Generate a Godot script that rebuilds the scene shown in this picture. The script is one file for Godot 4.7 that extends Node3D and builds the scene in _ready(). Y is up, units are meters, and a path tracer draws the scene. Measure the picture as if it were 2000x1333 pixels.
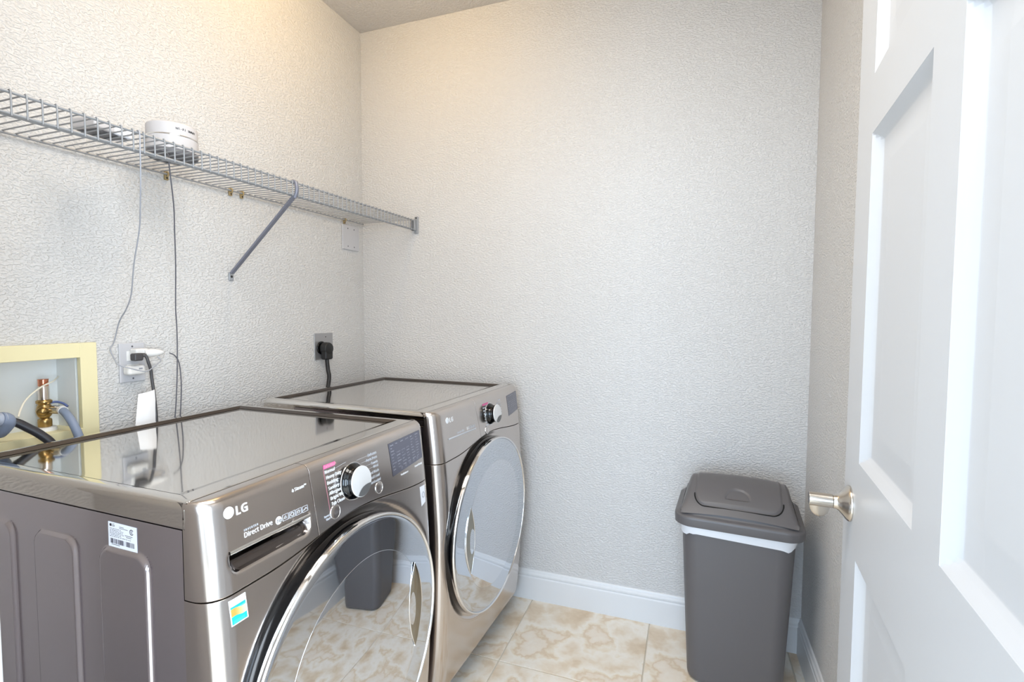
extends Node3D
# A small laundry room: two front-loading machines along the left wall, a wire shelf above them,
# a swing-top bin in the far corner and an open panelled door on the right. Metres, y up.

const W := 1.9738      # room width
const H := 2.6675      # ceiling height
const D := 1.85        # room depth (back wall z = 0)
const T := 0.12        # wall thickness
const MW := 0.686      # machine width
const DOOR_Y := 0.527  # centre height of the round machine doors

const STRUCTURE := {
	"wall_left": ["off-white textured wall behind the machines with the shelf and outlets", "wall"],
	"wall_back": ["off-white textured wall at the far end behind the bin", "wall"],
	"wall_right": ["off-white textured wall strip beyond the open door", "wall"],
	"wall_front": ["wall with the doorway the picture is taken through", "wall"],
	"wall_hall": ["side wall of the hall with an added window opening", "wall"],
	"wall_hall_end": ["end wall of the hall with a large added window opening", "wall"],
	"ceiling": ["pale grey textured ceiling above the far corner", "ceiling"],
	"floor": ["floor of large beige marbled tiles with pale joints", "floor"],
	"window_1": ["unseen white framed window added at the hall end for daylight", "window"],
	"window_2": ["unseen white framed window added in the hall side wall for fill light", "window"],
	"baseboard_back": ["white moulded baseboard along the far wall", "baseboard"],
	"baseboard_right": ["white moulded baseboard along the right wall behind the bin", "baseboard"],
	"baseboard_left": ["white baseboard hidden behind the machines", "baseboard"],
	"baseboard_front": ["white baseboard on the wall beside the doorway", "baseboard"],
	"trim_1": ["white casing around the doorway, a sliver at lower left", "trim"],
}
var M := {}
var used := {}

# ------------------------------------------------------------------ mesh helper
class Mb:
	var V := PackedVector3Array()
	var N := PackedVector3Array()
	var U := PackedVector2Array()
	var I := PackedInt32Array()
	# grid of points, row after row; outward side is d(column) x d(row)
	func grid(P: Array, nu: int, nv: int, closed := false) -> Mb:
		var base := V.size()
		var nn := PackedVector3Array()
		nn.resize(nu * nv)
		var idx := PackedInt32Array()
		for j in nv - 1:
			for i in nu - 1:
				var a := j * nu + i
				var b := a + 1
				var c := a + nu + 1
				var d := a + nu
				var f: Vector3 = (P[c] - P[a]).cross(P[d] - P[b])
				nn[a] += f; nn[b] += f; nn[c] += f; nn[d] += f
				idx.append_array([a, c, b, a, d, c])
		if closed:
			for j in nv:
				var s: Vector3 = nn[j * nu] + nn[j * nu + nu - 1]
				nn[j * nu] = s; nn[j * nu + nu - 1] = s
		for j in nv:
			for i in nu:
				V.append(P[j * nu + i])
				var q: Vector3 = nn[j * nu + i]
				N.append(q.normalized() if q.length_squared() > 1e-24 else Vector3.UP)
				U.append(Vector2(float(i) / max(1, nu - 1), 1.0 - float(j) / max(1, nv - 1)))
		for k in idx: I.append(k + base)
		return self
	func quad(a: Vector3, b: Vector3, c: Vector3, d: Vector3) -> Mb:   # counter-clockwise from outside
		return grid([a, b, d, c], 2, 2)
	# box with rounded edges
	func rbox(at: Vector3, size: Vector3, r := 0.002, seg := 1, basis := Basis()) -> Mb:
		var h := size / 2
		r = min(r, min(h.x, min(h.y, h.z)) * 0.98)
		var lines := []
		for ax in 3:
			var l := []
			for k in seg + 1: l.append(-h[ax] + r * float(k) / seg)
			for k in seg + 1: l.append(h[ax] - r + r * float(k) / seg)
			lines.append(l)
		var inn := h - Vector3.ONE * r
		for ax in 3:
			var b := (ax + 1) % 3
			var c := (ax + 2) % 3
			for s in [-1, 1]:
				var L1: Array = lines[b]
				var L2: Array = lines[c]
				var base := V.size()
				var n1 := L1.size()
				for q in L2:
					for p in L1:
						var v := Vector3()
						v[ax] = h[ax] * s; v[b] = p; v[c] = q
						var iv := v.clamp(-inn, inn)
						var n := (v - iv).normalized()
						V.append(at + basis * (iv + n * r))
						N.append(basis * n)
						U.append(Vector2((p + h[b]) / size[b], (q + h[c]) / size[c]))
				for j in L2.size() - 1:
					for i in n1 - 1:
						var a0 := base + j * n1 + i
						if s > 0: I.append_array([a0, a0 + n1 + 1, a0 + 1, a0, a0 + n1, a0 + n1 + 1])
						else: I.append_array([a0, a0 + 1, a0 + n1 + 1, a0, a0 + n1 + 1, a0 + n1])
		return self
	# surface of revolution; prof = [(radius, height)...] going outside-up
	func lathe(prof: Array, xf := Transform3D(), n := 48) -> Mb:
		var P := []
		for q in prof:
			for i in n + 1:
				var a := TAU * i / n
				P.append(xf * Vector3(q.x * cos(a), q.y, -q.x * sin(a)))
		return grid(P, n + 1, prof.size(), true)
	func tube(pts: Array, r, n := 10, caps := true) -> Mb:
		var P := []
		var m := pts.size()
		var t0: Vector3 = (pts[1] - pts[0]).normalized()
		var n1 := t0.cross(Vector3.UP if abs(t0.y) < 0.9 else Vector3.RIGHT).normalized()
		var first := []
		var last := []
		for k in m:
			var t: Vector3 = (pts[min(k + 1, m - 1)] - pts[max(k - 1, 0)]).normalized()
			n1 = (n1 - t * n1.dot(t)).normalized()
			var n2 := t.cross(n1)
			var rr: float = r[k] if r is Array else r
			for i in n + 1:
				var a := TAU * i / n
				var v: Vector3 = pts[k] + (n1 * cos(a) + n2 * sin(a)) * rr
				P.append(v)
				if k == 0: first.append(v)
				if k == m - 1: last.append(v)
		grid(P, n + 1, m, true)
		if caps:
			for e in 2:
				var c: Vector3 = pts[0] if e == 0 else pts[m - 1]
				var ring: Array = first if e == 0 else last
				var Q := []
				for v in ring: Q.append(v if e == 1 else c)
				for v in ring: Q.append(c if e == 1 else v)
				grid(Q, n + 1, 2, true)
		return self
	# profile of (a, b) swept straight from p0 to p1; A and B are the directions of a and b
	func sweep(prof: Array, p0: Vector3, p1: Vector3, A: Vector3, B: Vector3) -> Mb:
		var P := []
		for q in prof: 
			P.append(p0 + A * q.x + B * q.y); P.append(p1 + A * q.x + B * q.y)
		return grid(P, 2, prof.size())
	func mesh() -> ArrayMesh:
		var a := []
		a.resize(Mesh.ARRAY_MAX)
		a[Mesh.ARRAY_VERTEX] = V; a[Mesh.ARRAY_NORMAL] = N; a[Mesh.ARRAY_TEX_UV] = U; a[Mesh.ARRAY_INDEX] = I
		var m := ArrayMesh.new()
		m.add_surface_from_arrays(Mesh.PRIMITIVE_TRIANGLES, a)
		return m

# ------------------------------------------------------------------ scene helpers
func tag(o: Node, label: String, category := "", group := "", kind := "") -> Node:
	if label: o.set_meta("label", label)
	if category: o.set_meta("category", category)
	if group: o.set_meta("group", group)
	if kind: o.set_meta("kind", kind)
	return o

func numbered(n: String) -> String:
	var k: int = used.get(n, 0)
	used[n] = k + 1
	return n if k == 0 else "%s_%03d" % [n, k]

func thing(n: String, label: String, category: String, at := Vector3.ZERO, turn := 0.0) -> Node3D:
	var o := Node3D.new()
	o.name = numbered(n)
	o.position = at
	o.rotation.y = turn
	add_child(o, true)
	tag(o, label, category)
	return o

func put(n: String, mb, mat: Material, parent: Node = self) -> MeshInstance3D:
	var o := MeshInstance3D.new()
	o.name = n if parent != self else numbered(n)
	o.mesh = mb.mesh() if mb is Mb else mb
	o.material_override = mat
	parent.add_child(o, true)
	return o

func struct(n: String, mb, mat: Material) -> MeshInstance3D:
	var o := put(n, mb, mat)
	o.set_meta("kind", "structure")
	if STRUCTURE.has(n): tag(o, STRUCTURE[n][0], STRUCTURE[n][1])
	return o

func curve(pts: Array, steps := 6) -> Array:     # smooth line through the points
	var out := []
	for i in pts.size() - 1:
		var a: Vector3 = pts[max(i - 1, 0)]
		var b: Vector3 = pts[i]
		var c: Vector3 = pts[i + 1]
		var d: Vector3 = pts[min(i + 2, pts.size() - 1)]
		for k in steps: out.append(b.cubic_interpolate(c, a, d, float(k) / steps))
	out.append(pts[-1])
	return out

func axis_to(dir: Vector3, at := Vector3.ZERO) -> Transform3D:   # local y along dir
	var y := dir.normalized()
	var x := y.cross(Vector3.FORWARD if abs(y.z) < 0.9 else Vector3.UP).normalized()
	return Transform3D(Basis(x, y, x.cross(y)), at)

func text(n: String, s: String, xf: Transform3D, height: float, mat: Material, parent: Node, align := HORIZONTAL_ALIGNMENT_LEFT, bold := false) -> MeshInstance3D:
	var t := TextMesh.new()
	var f := SystemFont.new()
	f.font_names = PackedStringArray(["Droid Sans"])
	if bold: f.font_weight = 700
	t.font = f
	t.font_size = 32
	t.text = s
	t.pixel_size = height / 23.0
	t.depth = 0.0004
	t.curve_step = 1.5
	t.horizontal_alignment = align
	t.vertical_alignment = VERTICAL_ALIGNMENT_CENTER
	var o := put(n, t, mat, parent)
	o.transform = xf
	return o

func rounded(hx: float, hz: float, r: float, n := 6) -> Array:   # rounded rectangle outline (x, z), closed; turns so that tube/loft outward is right
	var out := []
	var cs := [Vector2(hx - r, -hz + r), Vector2(-hx + r, -hz + r), Vector2(-hx + r, hz - r), Vector2(hx - r, hz - r)]
	for c in 4:
		for k in n + 1:
			var a := PI / 2 * (c + float(k) / n)
			# start at +x, go towards -z
			out.append(Vector2(cs[c].x + r * cos(a), cs[c].y - r * sin(a)))
	out.append(out[0])
	return out

# ------------------------------------------------------------------ materials
func mat(c: Color, rough := 0.5, metal := 0.0) -> StandardMaterial3D:
	var m := StandardMaterial3D.new()
	m.albedo_color = c
	m.roughness = rough
	m.metallic = metal
	return m

func noise_tex(freq: float, seed_: int, octaves := 3, ramp = null, size := 1024, warp := 0.0, kind := FastNoiseLite.TYPE_SIMPLEX_SMOOTH) -> NoiseTexture2D:
	var n := FastNoiseLite.new()
	n.seed = seed_
	n.noise_type = kind
	n.frequency = freq
	n.fractal_octaves = octaves
	if warp > 0:
		n.domain_warp_enabled = true
		n.domain_warp_amplitude = warp
		n.domain_warp_frequency = freq * 1.5
	var t := NoiseTexture2D.new()
	t.width = size; t.height = size
	t.seamless = true
	t.noise = n
	if ramp: t.color_ramp = ramp
	return t

func ramp(stops: Array) -> Gradient:
	var g := Gradient.new()
	var o := PackedFloat32Array()
	var c := PackedColorArray()
	for s in stops: o.append(s[0]); c.append(s[1])
	g.offsets = o; g.colors = c
	return g

func make_materials():
	var plaster := noise_tex(0.035, 11, 3, ramp([[0.0, Color.BLACK], [0.34, Color(0.12, 0.12, 0.12)], [0.6, Color(0.8, 0.8, 0.8)], [1.0, Color.WHITE]]), 1024, 18.0)
	M.wall = mat(Color(0.825, 0.82, 0.815), 0.55)
	M.wall.metallic_specular = 0.4
	M.ceiling = mat(Color(0.80, 0.785, 0.77), 0.7)
	for k in ["wall", "ceiling"]:
		M[k].uv1_triplanar = true
		M[k].uv1_world_triplanar = true
		M[k].uv1_scale = Vector3(1.9, 3.2, 1.9)
		M[k].heightmap_enabled = true
		M[k].heightmap_texture = plaster
		M[k].heightmap_scale = 0.21
	M.trim = mat(Color(0.86, 0.865, 0.87), 0.35)
	M.doorpaint = mat(Color(0.785, 0.795, 0.81), 0.38)
	M.grout = mat(Color(0.80, 0.77, 0.71), 0.8)
	var marble := noise_tex(0.0045, 5, 5, ramp([[0.0, Color(0.80, 0.72, 0.62)], [0.25, Color(0.87, 0.81, 0.73)], [0.42, Color(0.915, 0.885, 0.84)], [0.56, Color(0.935, 0.92, 0.895)], [0.66, Color(0.905, 0.865, 0.80)], [0.73, Color(0.86, 0.79, 0.70)], [0.80, Color(0.91, 0.87, 0.82)], [1.0, Color(0.93, 0.91, 0.88)]]), 1024, 45.0)
	M.tiles = []
	for k in 4:
		var m := mat(Color(1.0, 0.99, 0.97), 0.22)
		m.albedo_texture = marble
		m.uv1_triplanar = true
		m.uv1_scale = Vector3(0.9, 0.9, 0.9) * (1.0 + 0.09 * k)
		m.uv1_offset = Vector3(0.37 * k, 0.11, 0.23 * k + 0.08)
		M.tiles.append(m)
	# brushed graphite steel: fine streaks along the depth of the machines
	var streak := noise_tex(0.02, 3, 4, null, 512)
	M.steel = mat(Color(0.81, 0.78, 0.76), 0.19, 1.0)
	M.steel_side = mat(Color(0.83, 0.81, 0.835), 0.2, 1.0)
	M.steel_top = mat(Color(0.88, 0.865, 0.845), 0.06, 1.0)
	for k in ["steel", "steel_side", "steel_top"]:
		M[k].uv1_triplanar = true
		M[k].uv1_scale = Vector3(1.5, 60, 60) if k != "steel" else Vector3(60, 40, 1.5)
		M[k].normal_enabled = true
		var nt := noise_tex(0.02, 3, 4, null, 512)
		nt.as_normal_map = true
		nt.bump_strength = 1.0
		M[k].normal_texture = nt
		M[k].normal_scale = 0.035 if k != "steel_top" else 0.02
	M.black = mat(Color(0.035, 0.037, 0.045), 0.3)
	M.gloss_black = mat(Color(0.02, 0.022, 0.03), 0.06)
	M.gap = mat(Color(0.02, 0.02, 0.022), 0.8)
	M.chrome = mat(Color(0.93, 0.93, 0.93), 0.06, 1.0)
	M.door_glass = mat(Color(0.86, 0.875, 0.90), 0.025, 1.0)
	M.door_ring = mat(Color(0.82, 0.84, 0.87), 0.03, 1.0)
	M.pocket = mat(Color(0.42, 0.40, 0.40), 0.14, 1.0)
	M.recess = mat(Color(0.62, 0.60, 0.55), 0.1, 1.0)
	M.step_shade = mat(Color(0.40, 0.375, 0.36), 0.3, 1.0)  # darker steel standing in for shade on the lid's step
	M.knob_face = mat(Color(0.93, 0.93, 0.93), 0.2, 0.35)
	M.print = mat(Color(0.93, 0.94, 0.95), 0.5)
	M.print_dim = mat(Color(0.78, 0.80, 0.83), 0.5)
	M.pink = mat(Color(0.86, 0.42, 0.62), 0.5)
	M.pink_pale = mat(Color(0.90, 0.62, 0.68), 0.5)
	M.sticker = mat(Color(0.93, 0.94, 0.97), 0.4)
	M.wire = mat(Color(0.61, 0.62, 0.635), 0.35, 0.25)
	M.brace = mat(Color(0.50, 0.51, 0.56), 0.4, 0.3)
	M.clip = mat(Color(0.62, 0.54, 0.38), 0.5)
	M.screw = mat(Color(0.07, 0.07, 0.08), 0.4)
	M.plate_white = mat(Color(0.755, 0.755, 0.77), 0.3)
	M.plate_metal = mat(Color(0.68, 0.68, 0.69), 0.3, 0.7)
	M.plastic_white = mat(Color(0.90, 0.895, 0.885), 0.35)
	M.hub_grey = mat(Color(0.77, 0.76, 0.765), 0.4)
	M.grey_dark = mat(Color(0.40, 0.40, 0.415), 0.5)
	M.cord_grey = mat(Color(0.62, 0.63, 0.66), 0.5)
	M.cord_mid = mat(Color(0.34, 0.34, 0.37), 0.5)
	M.cord_black = mat(Color(0.10, 0.10, 0.105), 0.45)
	M.cord_dark = mat(Color(0.26, 0.255, 0.265), 0.45)
	M.paper = mat(Color(0.95, 0.95, 0.955), 0.6)
	M.cream = mat(Color(0.90, 0.865, 0.70), 0.45)
	M.liner = mat(Color(0.90, 0.91, 0.905), 0.5)
	M.copper = mat(Color(0.90, 0.60, 0.48), 0.16, 1.0)
	M.tinned = mat(Color(0.92, 0.87, 0.83), 0.14, 1.0)
	M.brass = mat(Color(0.70, 0.58, 0.38), 0.3, 1.0)
	M.nickel = mat(Color(0.80, 0.78, 0.75), 0.22, 1.0)
	M.satin = mat(Color(0.80, 0.775, 0.74), 0.2, 1.0)
	M.pointer = mat(Color(0.42, 0.42, 0.42), 0.35, 0.4)
	M.hose_grey = mat(Color(0.50, 0.55, 0.64), 0.5)
	M.hose_drain = mat(Color(0.62, 0.65, 0.71), 0.5)
	M.hose_dark = mat(Color(0.15, 0.15, 0.18), 0.45)
	M.blue = mat(Color(0.34, 0.40, 0.58), 0.4)
	M.tube_clear = mat(Color(0.90, 0.88, 0.82), 0.35)
	M.bin = mat(Color(0.37, 0.36, 0.365), 0.40)
	M.bag = mat(Color(0.93, 0.935, 0.95), 0.3)
	M.bag.backlight_enabled = true
	M.bag.backlight = Color(0.3, 0.3, 0.3)
	M.lamp_base = mat(Color(0.8, 0.78, 0.75), 0.3, 0.4)

# ------------------------------------------------------------------ main
func _ready():
	var cam := Camera3D.new()
	cam.name = "camera"
	add_child(cam)
	cam.transform = Transform3D(Basis(Vector3(0.941582, 0.003495, -0.336767), Vector3(-0.020959, 0.998616, -0.048235), Vector3(0.336133, 0.052476, 0.940352)).orthonormalized(), Vector3(1.5497, 1.2926, 2.1127))
	cam.fov = 68.897
	cam.near = 0.02
	cam.current = true
	var env := Environment.new()
	env.background_mode = Environment.BG_SKY
	var sky := Sky.new()
	var ps := ProceduralSkyMaterial.new()
	ps.sky_top_color = Color(0.62, 0.76, 0.95)
	ps.sky_horizon_color = Color(0.85, 0.91, 0.98)
	ps.ground_bottom_color = Color(0.55, 0.56, 0.56)
	ps.ground_horizon_color = Color(0.80, 0.84, 0.88)
	ps.sun_angle_max = 0.0
	sky.sky_material = ps
	env.sky = sky
	env.tonemap_mode = Environment.TONE_MAPPER_LINEAR
	env.tonemap_exposure = 1.74
	env.sdfgi_enabled = true
	env.ssao_enabled = true
	env.ssil_enabled = true
	var we := WorldEnvironment.new()
	we.name = "world"
	we.environment = env
	add_child(we)
	# daylight from behind the camera; the big hall window is added, unseen
	var day := AreaLight3D.new()
	day.name = "added_hall_daylight"
	day.area_size = Vector2(1.9, 1.7)
	day.position = Vector3(1.35, 1.45, 4.05)
	day.light_color = Color(0.82, 0.91, 1.0)
	day.light_energy = 5.4
	day.shadow_enabled = true
	day.area_range = 12.0
	day.area_attenuation = 2.0
	add_child(day)

	# fill daylight through a second window, added unseen in the hall's side wall
	var day2 := AreaLight3D.new()
	day2.name = "added_side_daylight"
	day2.area_size = Vector2(1.3, 1.7)
	day2.position = Vector3(2.73, 1.35, 2.95)
	day2.rotation.y = PI / 2
	day2.light_color = Color(0.87, 0.94, 1.0)
	day2.light_energy = 7.2
	day2.shadow_enabled = true
	day2.area_range = 12.0
	day2.area_attenuation = 2.0
	add_child(day2)
	# fill light: ceiling panel added over the middle of the room, out of view
	var pan := AreaLight3D.new()
	pan.name = "added_panel_light"
	pan.area_size = Vector2(0.86, 0.56)
	pan.position = Vector3(1.15, H - 0.062, 1.4)
	pan.rotation.x = -PI / 2
	pan.light_color = Color(1.0, 0.97, 0.93)
	pan.light_energy = 0.97
	pan.shadow_enabled = true
	pan.area_range = 8.0
	pan.area_attenuation = 2.0
	add_child(pan)

	make_materials()
	build_room()
	build_door()
	build_washer()
	build_dryer()
	build_shelf()
	build_shelf_devices()
	build_outlets()
	build_plumbing()
	build_bin()
	build_lamp()

# ------------------------------------------------------------------ room
func box_between(mb: Mb, a: Vector3, b: Vector3, r := 0.0005):
	mb.rbox((a + b) / 2, b - a, r, 1)

func build_room():
	# left wall with the hole for the washer box
	var l := Mb.new()
	var hz0 := 1.236; var hz1 := 1.496; var hy0 := 0.975; var hy1 := 1.192
	box_between(l, Vector3(-T, 0, -T), Vector3(0, H, hz0))
	box_between(l, Vector3(-T, 0, hz1), Vector3(0, H, 4.2))
	box_between(l, Vector3(-T, 0, hz0), Vector3(0, hy0, hz1))
	box_between(l, Vector3(-T, hy1, hz0), Vector3(0, H, hz1))
	struct("wall_left", l, M.wall)
	var b := Mb.new()
	box_between(b, Vector3(0, 0, -T), Vector3(W, H, 0))
	struct("wall_back", b, M.wall)
	var r := Mb.new()
	box_between(r, Vector3(W, 0, -T), Vector3(W + T, H, D))
	struct("wall_right", r, M.wall)
	# front wall with the doorway (opening x 0.905 .. 1.79)
	var f := Mb.new()
	box_between(f, Vector3(0, 0, D), Vector3(0.907, H, D + T))
	box_between(f, Vector3(1.81, 0, D), Vector3(2.75, H, D + T))
	box_between(f, Vector3(0.907, 2.07, D), Vector3(1.81, H, D + T))
	struct("wall_front", f, M.wall)
	# the hall behind the camera, with unseen windows added for daylight
	var hr := Mb.new()
	box_between(hr, Vector3(2.75, 0, D), Vector3(2.75 + T, H, 2.3))
	box_between(hr, Vector3(2.75, 0, 3.6), Vector3(2.75 + T, H, 4.2))
	box_between(hr, Vector3(2.75, 0, 2.3), Vector3(2.75 + T, 0.5, 3.6))
	box_between(hr, Vector3(2.75, 2.2, 2.3), Vector3(2.75 + T, H, 3.6))
	var ws := Mb.new()
	for z in [2.325, 2.95, 3.575]: ws.rbox(Vector3(2.81, 1.35, z), Vector3(0.06, 1.7, 0.05), 0.004)
	for y in [0.525, 2.175]: ws.rbox(Vector3(2.81, y, 2.95), Vector3(0.06, 0.05, 1.2), 0.004)
	struct("window_2", ws, M.trim)
	struct("wall_hall", hr, M.wall)
	var hb := Mb.new()
	box_between(hb, Vector3(-T, 0, 4.2), Vector3(0.35, H, 4.2 + T))
	box_between(hb, Vector3(2.35, 0, 4.2), Vector3(2.75 + T, H, 4.2 + T))
	box_between(hb, Vector3(0.35, 0, 4.2), Vector3(2.35, 0.55, 4.2 + T))
	box_between(hb, Vector3(0.35, 2.35, 4.2), Vector3(2.35, H, 4.2 + T))
	struct("wall_hall_end", hb, M.wall)
	var wn := Mb.new()
	for x in [0.375, 1.35, 2.325]: wn.rbox(Vector3(x, 1.45, 4.26), Vector3(0.05, 1.8, 0.06), 0.004)
	for y in [0.575, 2.325]: wn.rbox(Vector3(1.35, y, 4.26), Vector3(1.9, 0.05, 0.06), 0.004)
	struct("window_1", wn, M.trim)
	var c := Mb.new()
	box_between(c, Vector3(-T, H, -T), Vector3(2.75 + T, H + T, 4.2 + T))
	struct("ceiling", c, M.ceiling)
	# floor: a grout bed carrying one mesh per tile
	var g := Mb.new()
	box_between(g, Vector3(-T, -0.1, -T), Vector3(2.75 + T, -0.003, 4.2 + T))
	var floor_o := struct("floor", g, M.grout)
	var xs := [0.0, 0.388, 0.902, 1.416, 1.93, 2.444, 2.75]
	var zs := [0.0, 0.437, 0.951, 1.465, 1.979, 2.493, 3.007, 3.521, 4.035, 4.2]
	var k := 0
	for i in xs.size() - 1:
		for j in zs.size() - 1:
			if xs[i] > 1.9 and zs[j] < 1.9:
				if xs[i] > 2.0: continue
			var x1: float = min(xs[i + 1], W) if zs[j] < 1.9 else xs[i + 1]
			var s := Vector3(x1 - xs[i] - 0.0035, 0.012, zs[j + 1] - zs[j] - 0.0035)
			var t := Mb.new().rbox(Vector3.ZERO, s, 0.0018, 1)
			var o := put("tile", t, M.tiles[(i * 3 + j * 2 + k) % 4], floor_o)
			o.position = Vector3((x1 + xs[i]) / 2, -0.006, (zs[j + 1] + zs[j]) / 2)
			if k % 3 == 1 and abs(s.x - s.z) < 0.01: o.rotation.y = PI / 2
			k += 1
	# baseboards: a board with two beads under its top edge
	var prof := [Vector2(0.014, 0.0), Vector2(0.014, 0.1), Vector2(0.0135, 0.103), Vector2(0.010, 0.1055), Vector2(0.010, 0.1075), Vector2(0.0125, 0.110), Vector2(0.0125, 0.1175), Vector2(0.011, 0.121), Vector2(0.0075, 0.1235), Vector2(0.0075, 0.126), Vector2(0.006, 0.132), Vector2(0.003, 0.135), Vector2(0.0, 0.135)]
	struct("baseboard_back", Mb.new().sweep(prof, Vector3(0, 0, 0), Vector3(W, 0, 0), Vector3(0, 0, 1), Vector3.UP), M.trim)
	struct("baseboard_right", Mb.new().sweep(prof, Vector3(W, 0, 0), Vector3(W, 0, D), Vector3(-1, 0, 0), Vector3.UP), M.trim)
	struct("baseboard_left", Mb.new().sweep(prof, Vector3(0, 0, D), Vector3(0, 0, 0), Vector3(1, 0, 0), Vector3.UP), M.trim)
	struct("baseboard_front", Mb.new().sweep(prof, Vector3(0.864, 0, D), Vector3(0, 0, D), Vector3(0, 0, -1), Vector3.UP), M.trim)
	# door casing and jambs
	var tr := Mb.new()
	tr.rbox(Vector3(0.911, 1.035, D + T / 2), Vector3(0.02, 2.07, T + 0.004), 0.002)
	tr.rbox(Vector3(1.80, 1.035, D + T / 2), Vector3(0.02, 2.07, T + 0.004), 0.002)
	tr.rbox(Vector3(1.3585, 2.06, D + T / 2), Vector3(0.863, 0.02, T + 0.004), 0.002)
	tr.rbox(Vector3(0.889, 1.05, D - 0.008), Vector3(0.058, 2.1, 0.016), 0.005, 2)
	tr.rbox(Vector3(1.3475, 2.092, D - 0.008), Vector3(0.89, 0.058, 0.016), 0.005, 2)
	struct("trim_1", tr, M.trim)

# ------------------------------------------------------------------ panelled door, swung open against the right wall
func build_door():
	var far := Vector3(0.0901, 0, -0.99593).normalized()    # from hinge to free edge
	var knob := Vector3(1.844, 0.0, 1.02)
	var o := Node3D.new()
	o.name = "door_1"
	add_child(o, true)
	tag(o, "white panelled door standing open on the right with a satin lever", "door")
	o.set_meta("kind", "structure")
	o.position = knob
	# local x: from the free edge towards the hinge, local z: out of the face that looks into the room
	var bx := -far
	var bz := bx.cross(Vector3.UP).normalized()
	o.basis = Basis(bx, Vector3.UP, bz)
	var s0 := -0.06; var s1 := 0.79; var y0 := 0.012; var y1 := 2.045; var th := 0.035
	var cols := [[0.062, 0.366], [0.46, 0.70]]
	var rows := [[0.24, 0.853], [1.03, 1.607], [1.708, 1.925]]
	var fr := Mb.new()
	var xs := [s0, cols[0][0], cols[0][1], cols[1][0], cols[1][1], s1]
	var ys := [y0, rows[0][0], rows[0][1], rows[1][0], rows[1][1], rows[2][0], rows[2][1], y1]
	for i in 5:
		for j in 7:
			if (i == 1 or i == 3) and j % 2 == 1: continue
			fr.quad(Vector3(xs[i], ys[j], 0), Vector3(xs[i + 1], ys[j], 0), Vector3(xs[i + 1], ys[j + 1], 0), Vector3(xs[i], ys[j + 1], 0))
	fr.quad(Vector3(s1, y0, -th), Vector3(s0, y0, -th), Vector3(s0, y1, -th), Vector3(s1, y1, -th))
	fr.quad(Vector3(s0, y0, -th), Vector3(s0, y0, 0), Vector3(s0, y1, 0), Vector3(s0, y1, -th))
	fr.quad(Vector3(s1, y0, 0), Vector3(s1, y0, -th), Vector3(s1, y1, -th), Vector3(s1, y1, 0))
	fr.quad(Vector3(s0, y1, 0), Vector3(s1, y1, 0), Vector3(s1, y1, -th), Vector3(s0, y1, -th))
	fr.quad(Vector3(s0, y0, -th), Vector3(s1, y0, -th), Vector3(s1, y0, 0), Vector3(s0, y0, 0))
	put("stiles_and_rails", fr, M.doorpaint, o)
	# moulded edge of a panel: (distance inwards, depth)
	var pr := [Vector2(0, 0), Vector2(0.0006, -0.001), Vector2(0.004, -0.0035), Vector2(0.0048, -0.0052), Vector2(0.010, -0.0095), Vector2(0.0108, -0.0112), Vector2(0.0155, -0.0142), Vector2(0.0165, -0.0148), Vector2(0.019, -0.015), Vector2(0.034, -0.015), Vector2(0.062, -0.0125), Vector2(0.064, -0.0124)]
	for c in cols:
		for r in rows:
			var ax := []; var ay := []
			for q in pr: ax.append(c[0] + q.x); ay.append(r[0] + q.x)
			for q in range(pr.size() - 1, -1, -1): ax.append(c[1] - pr[q].x); ay.append(r[1] - pr[q].x)
			var P := []
			for j in ay.size():
				for i in ax.size():
					var k: int = min(min(i, ax.size() - 1 - i), min(j, ay.size() - 1 - j))
					P.append(Vector3(ax[i], ay[j], pr[k].y))
			put("door_panel", Mb.new().grid(P, ax.size(), ay.size()), M.doorpaint, o)
	# lever handle: flared rosette, neck and drooping paddle
	var hd := Node3D.new()
	hd.name = "door_handle"
	o.add_child(hd)
	hd.position = Vector3(0, 0.936, 0)
	var out := Transform3D(Basis(Vector3(1, 0, 0), Vector3(0, 0, 1), Vector3(0, -1, 0)), Vector3.ZERO)  # lathe axis out of the face
	put("rosette", Mb.new().lathe([Vector2(0.0335, 0), Vector2(0.0338, 0.002), Vector2(0.033, 0.0042), Vector2(0.030, 0.0075), Vector2(0.022, 0.0135), Vector2(0.0155, 0.019), Vector2(0.0135, 0.023), Vector2(0.0131, 0.0275), Vector2(0.0115, 0.0278), Vector2(0.0115, 0.0295), Vector2(0, 0.0296)], out), M.satin, hd)
	put("neck", Mb.new().lathe([Vector2(0, 0.0285), Vector2(0.0125, 0.0286), Vector2(0.0132, 0.0292), Vector2(0.0132, 0.067), Vector2(0.0126, 0.068), Vector2(0.0119, 0.0682), Vector2(0.0117, 0.0672), Vector2(0, 0.067)], out), M.satin, hd)
	put("neck_end", Mb.new().lathe([Vector2(0, 0.0668), Vector2(0.0116, 0.0674), Vector2(0.0114, 0.0679), Vector2(0, 0.068)], out), M.grey_dark, hd)
	# the paddle: an egg-shaped blade hanging from the outer half of the neck
	var P := []
	var nn := 24
	for k in 13:
		var t := k / 12.0
		var y: float = lerp(-0.004, -0.040, t)
		var half: float = 0.0178 * sqrt(max(0.0, 1.0 - pow(max(0.0, (t - 0.25) / 0.75), 2.0)))
		var cz: float = lerp(0.049, 0.0475, t)
		var thick: float = 0.0052 * sqrt(max(0.0, 1.0 - pow(t, 4)))
		for i in nn + 1:
			var a := TAU * i / nn
			P.append(Vector3(-0.006 - 0.012 * t + thick * sin(a), y, cz + half * cos(a)))
	put("lever", Mb.new().grid(P, nn + 1, 13, true), M.satin, hd)

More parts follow.
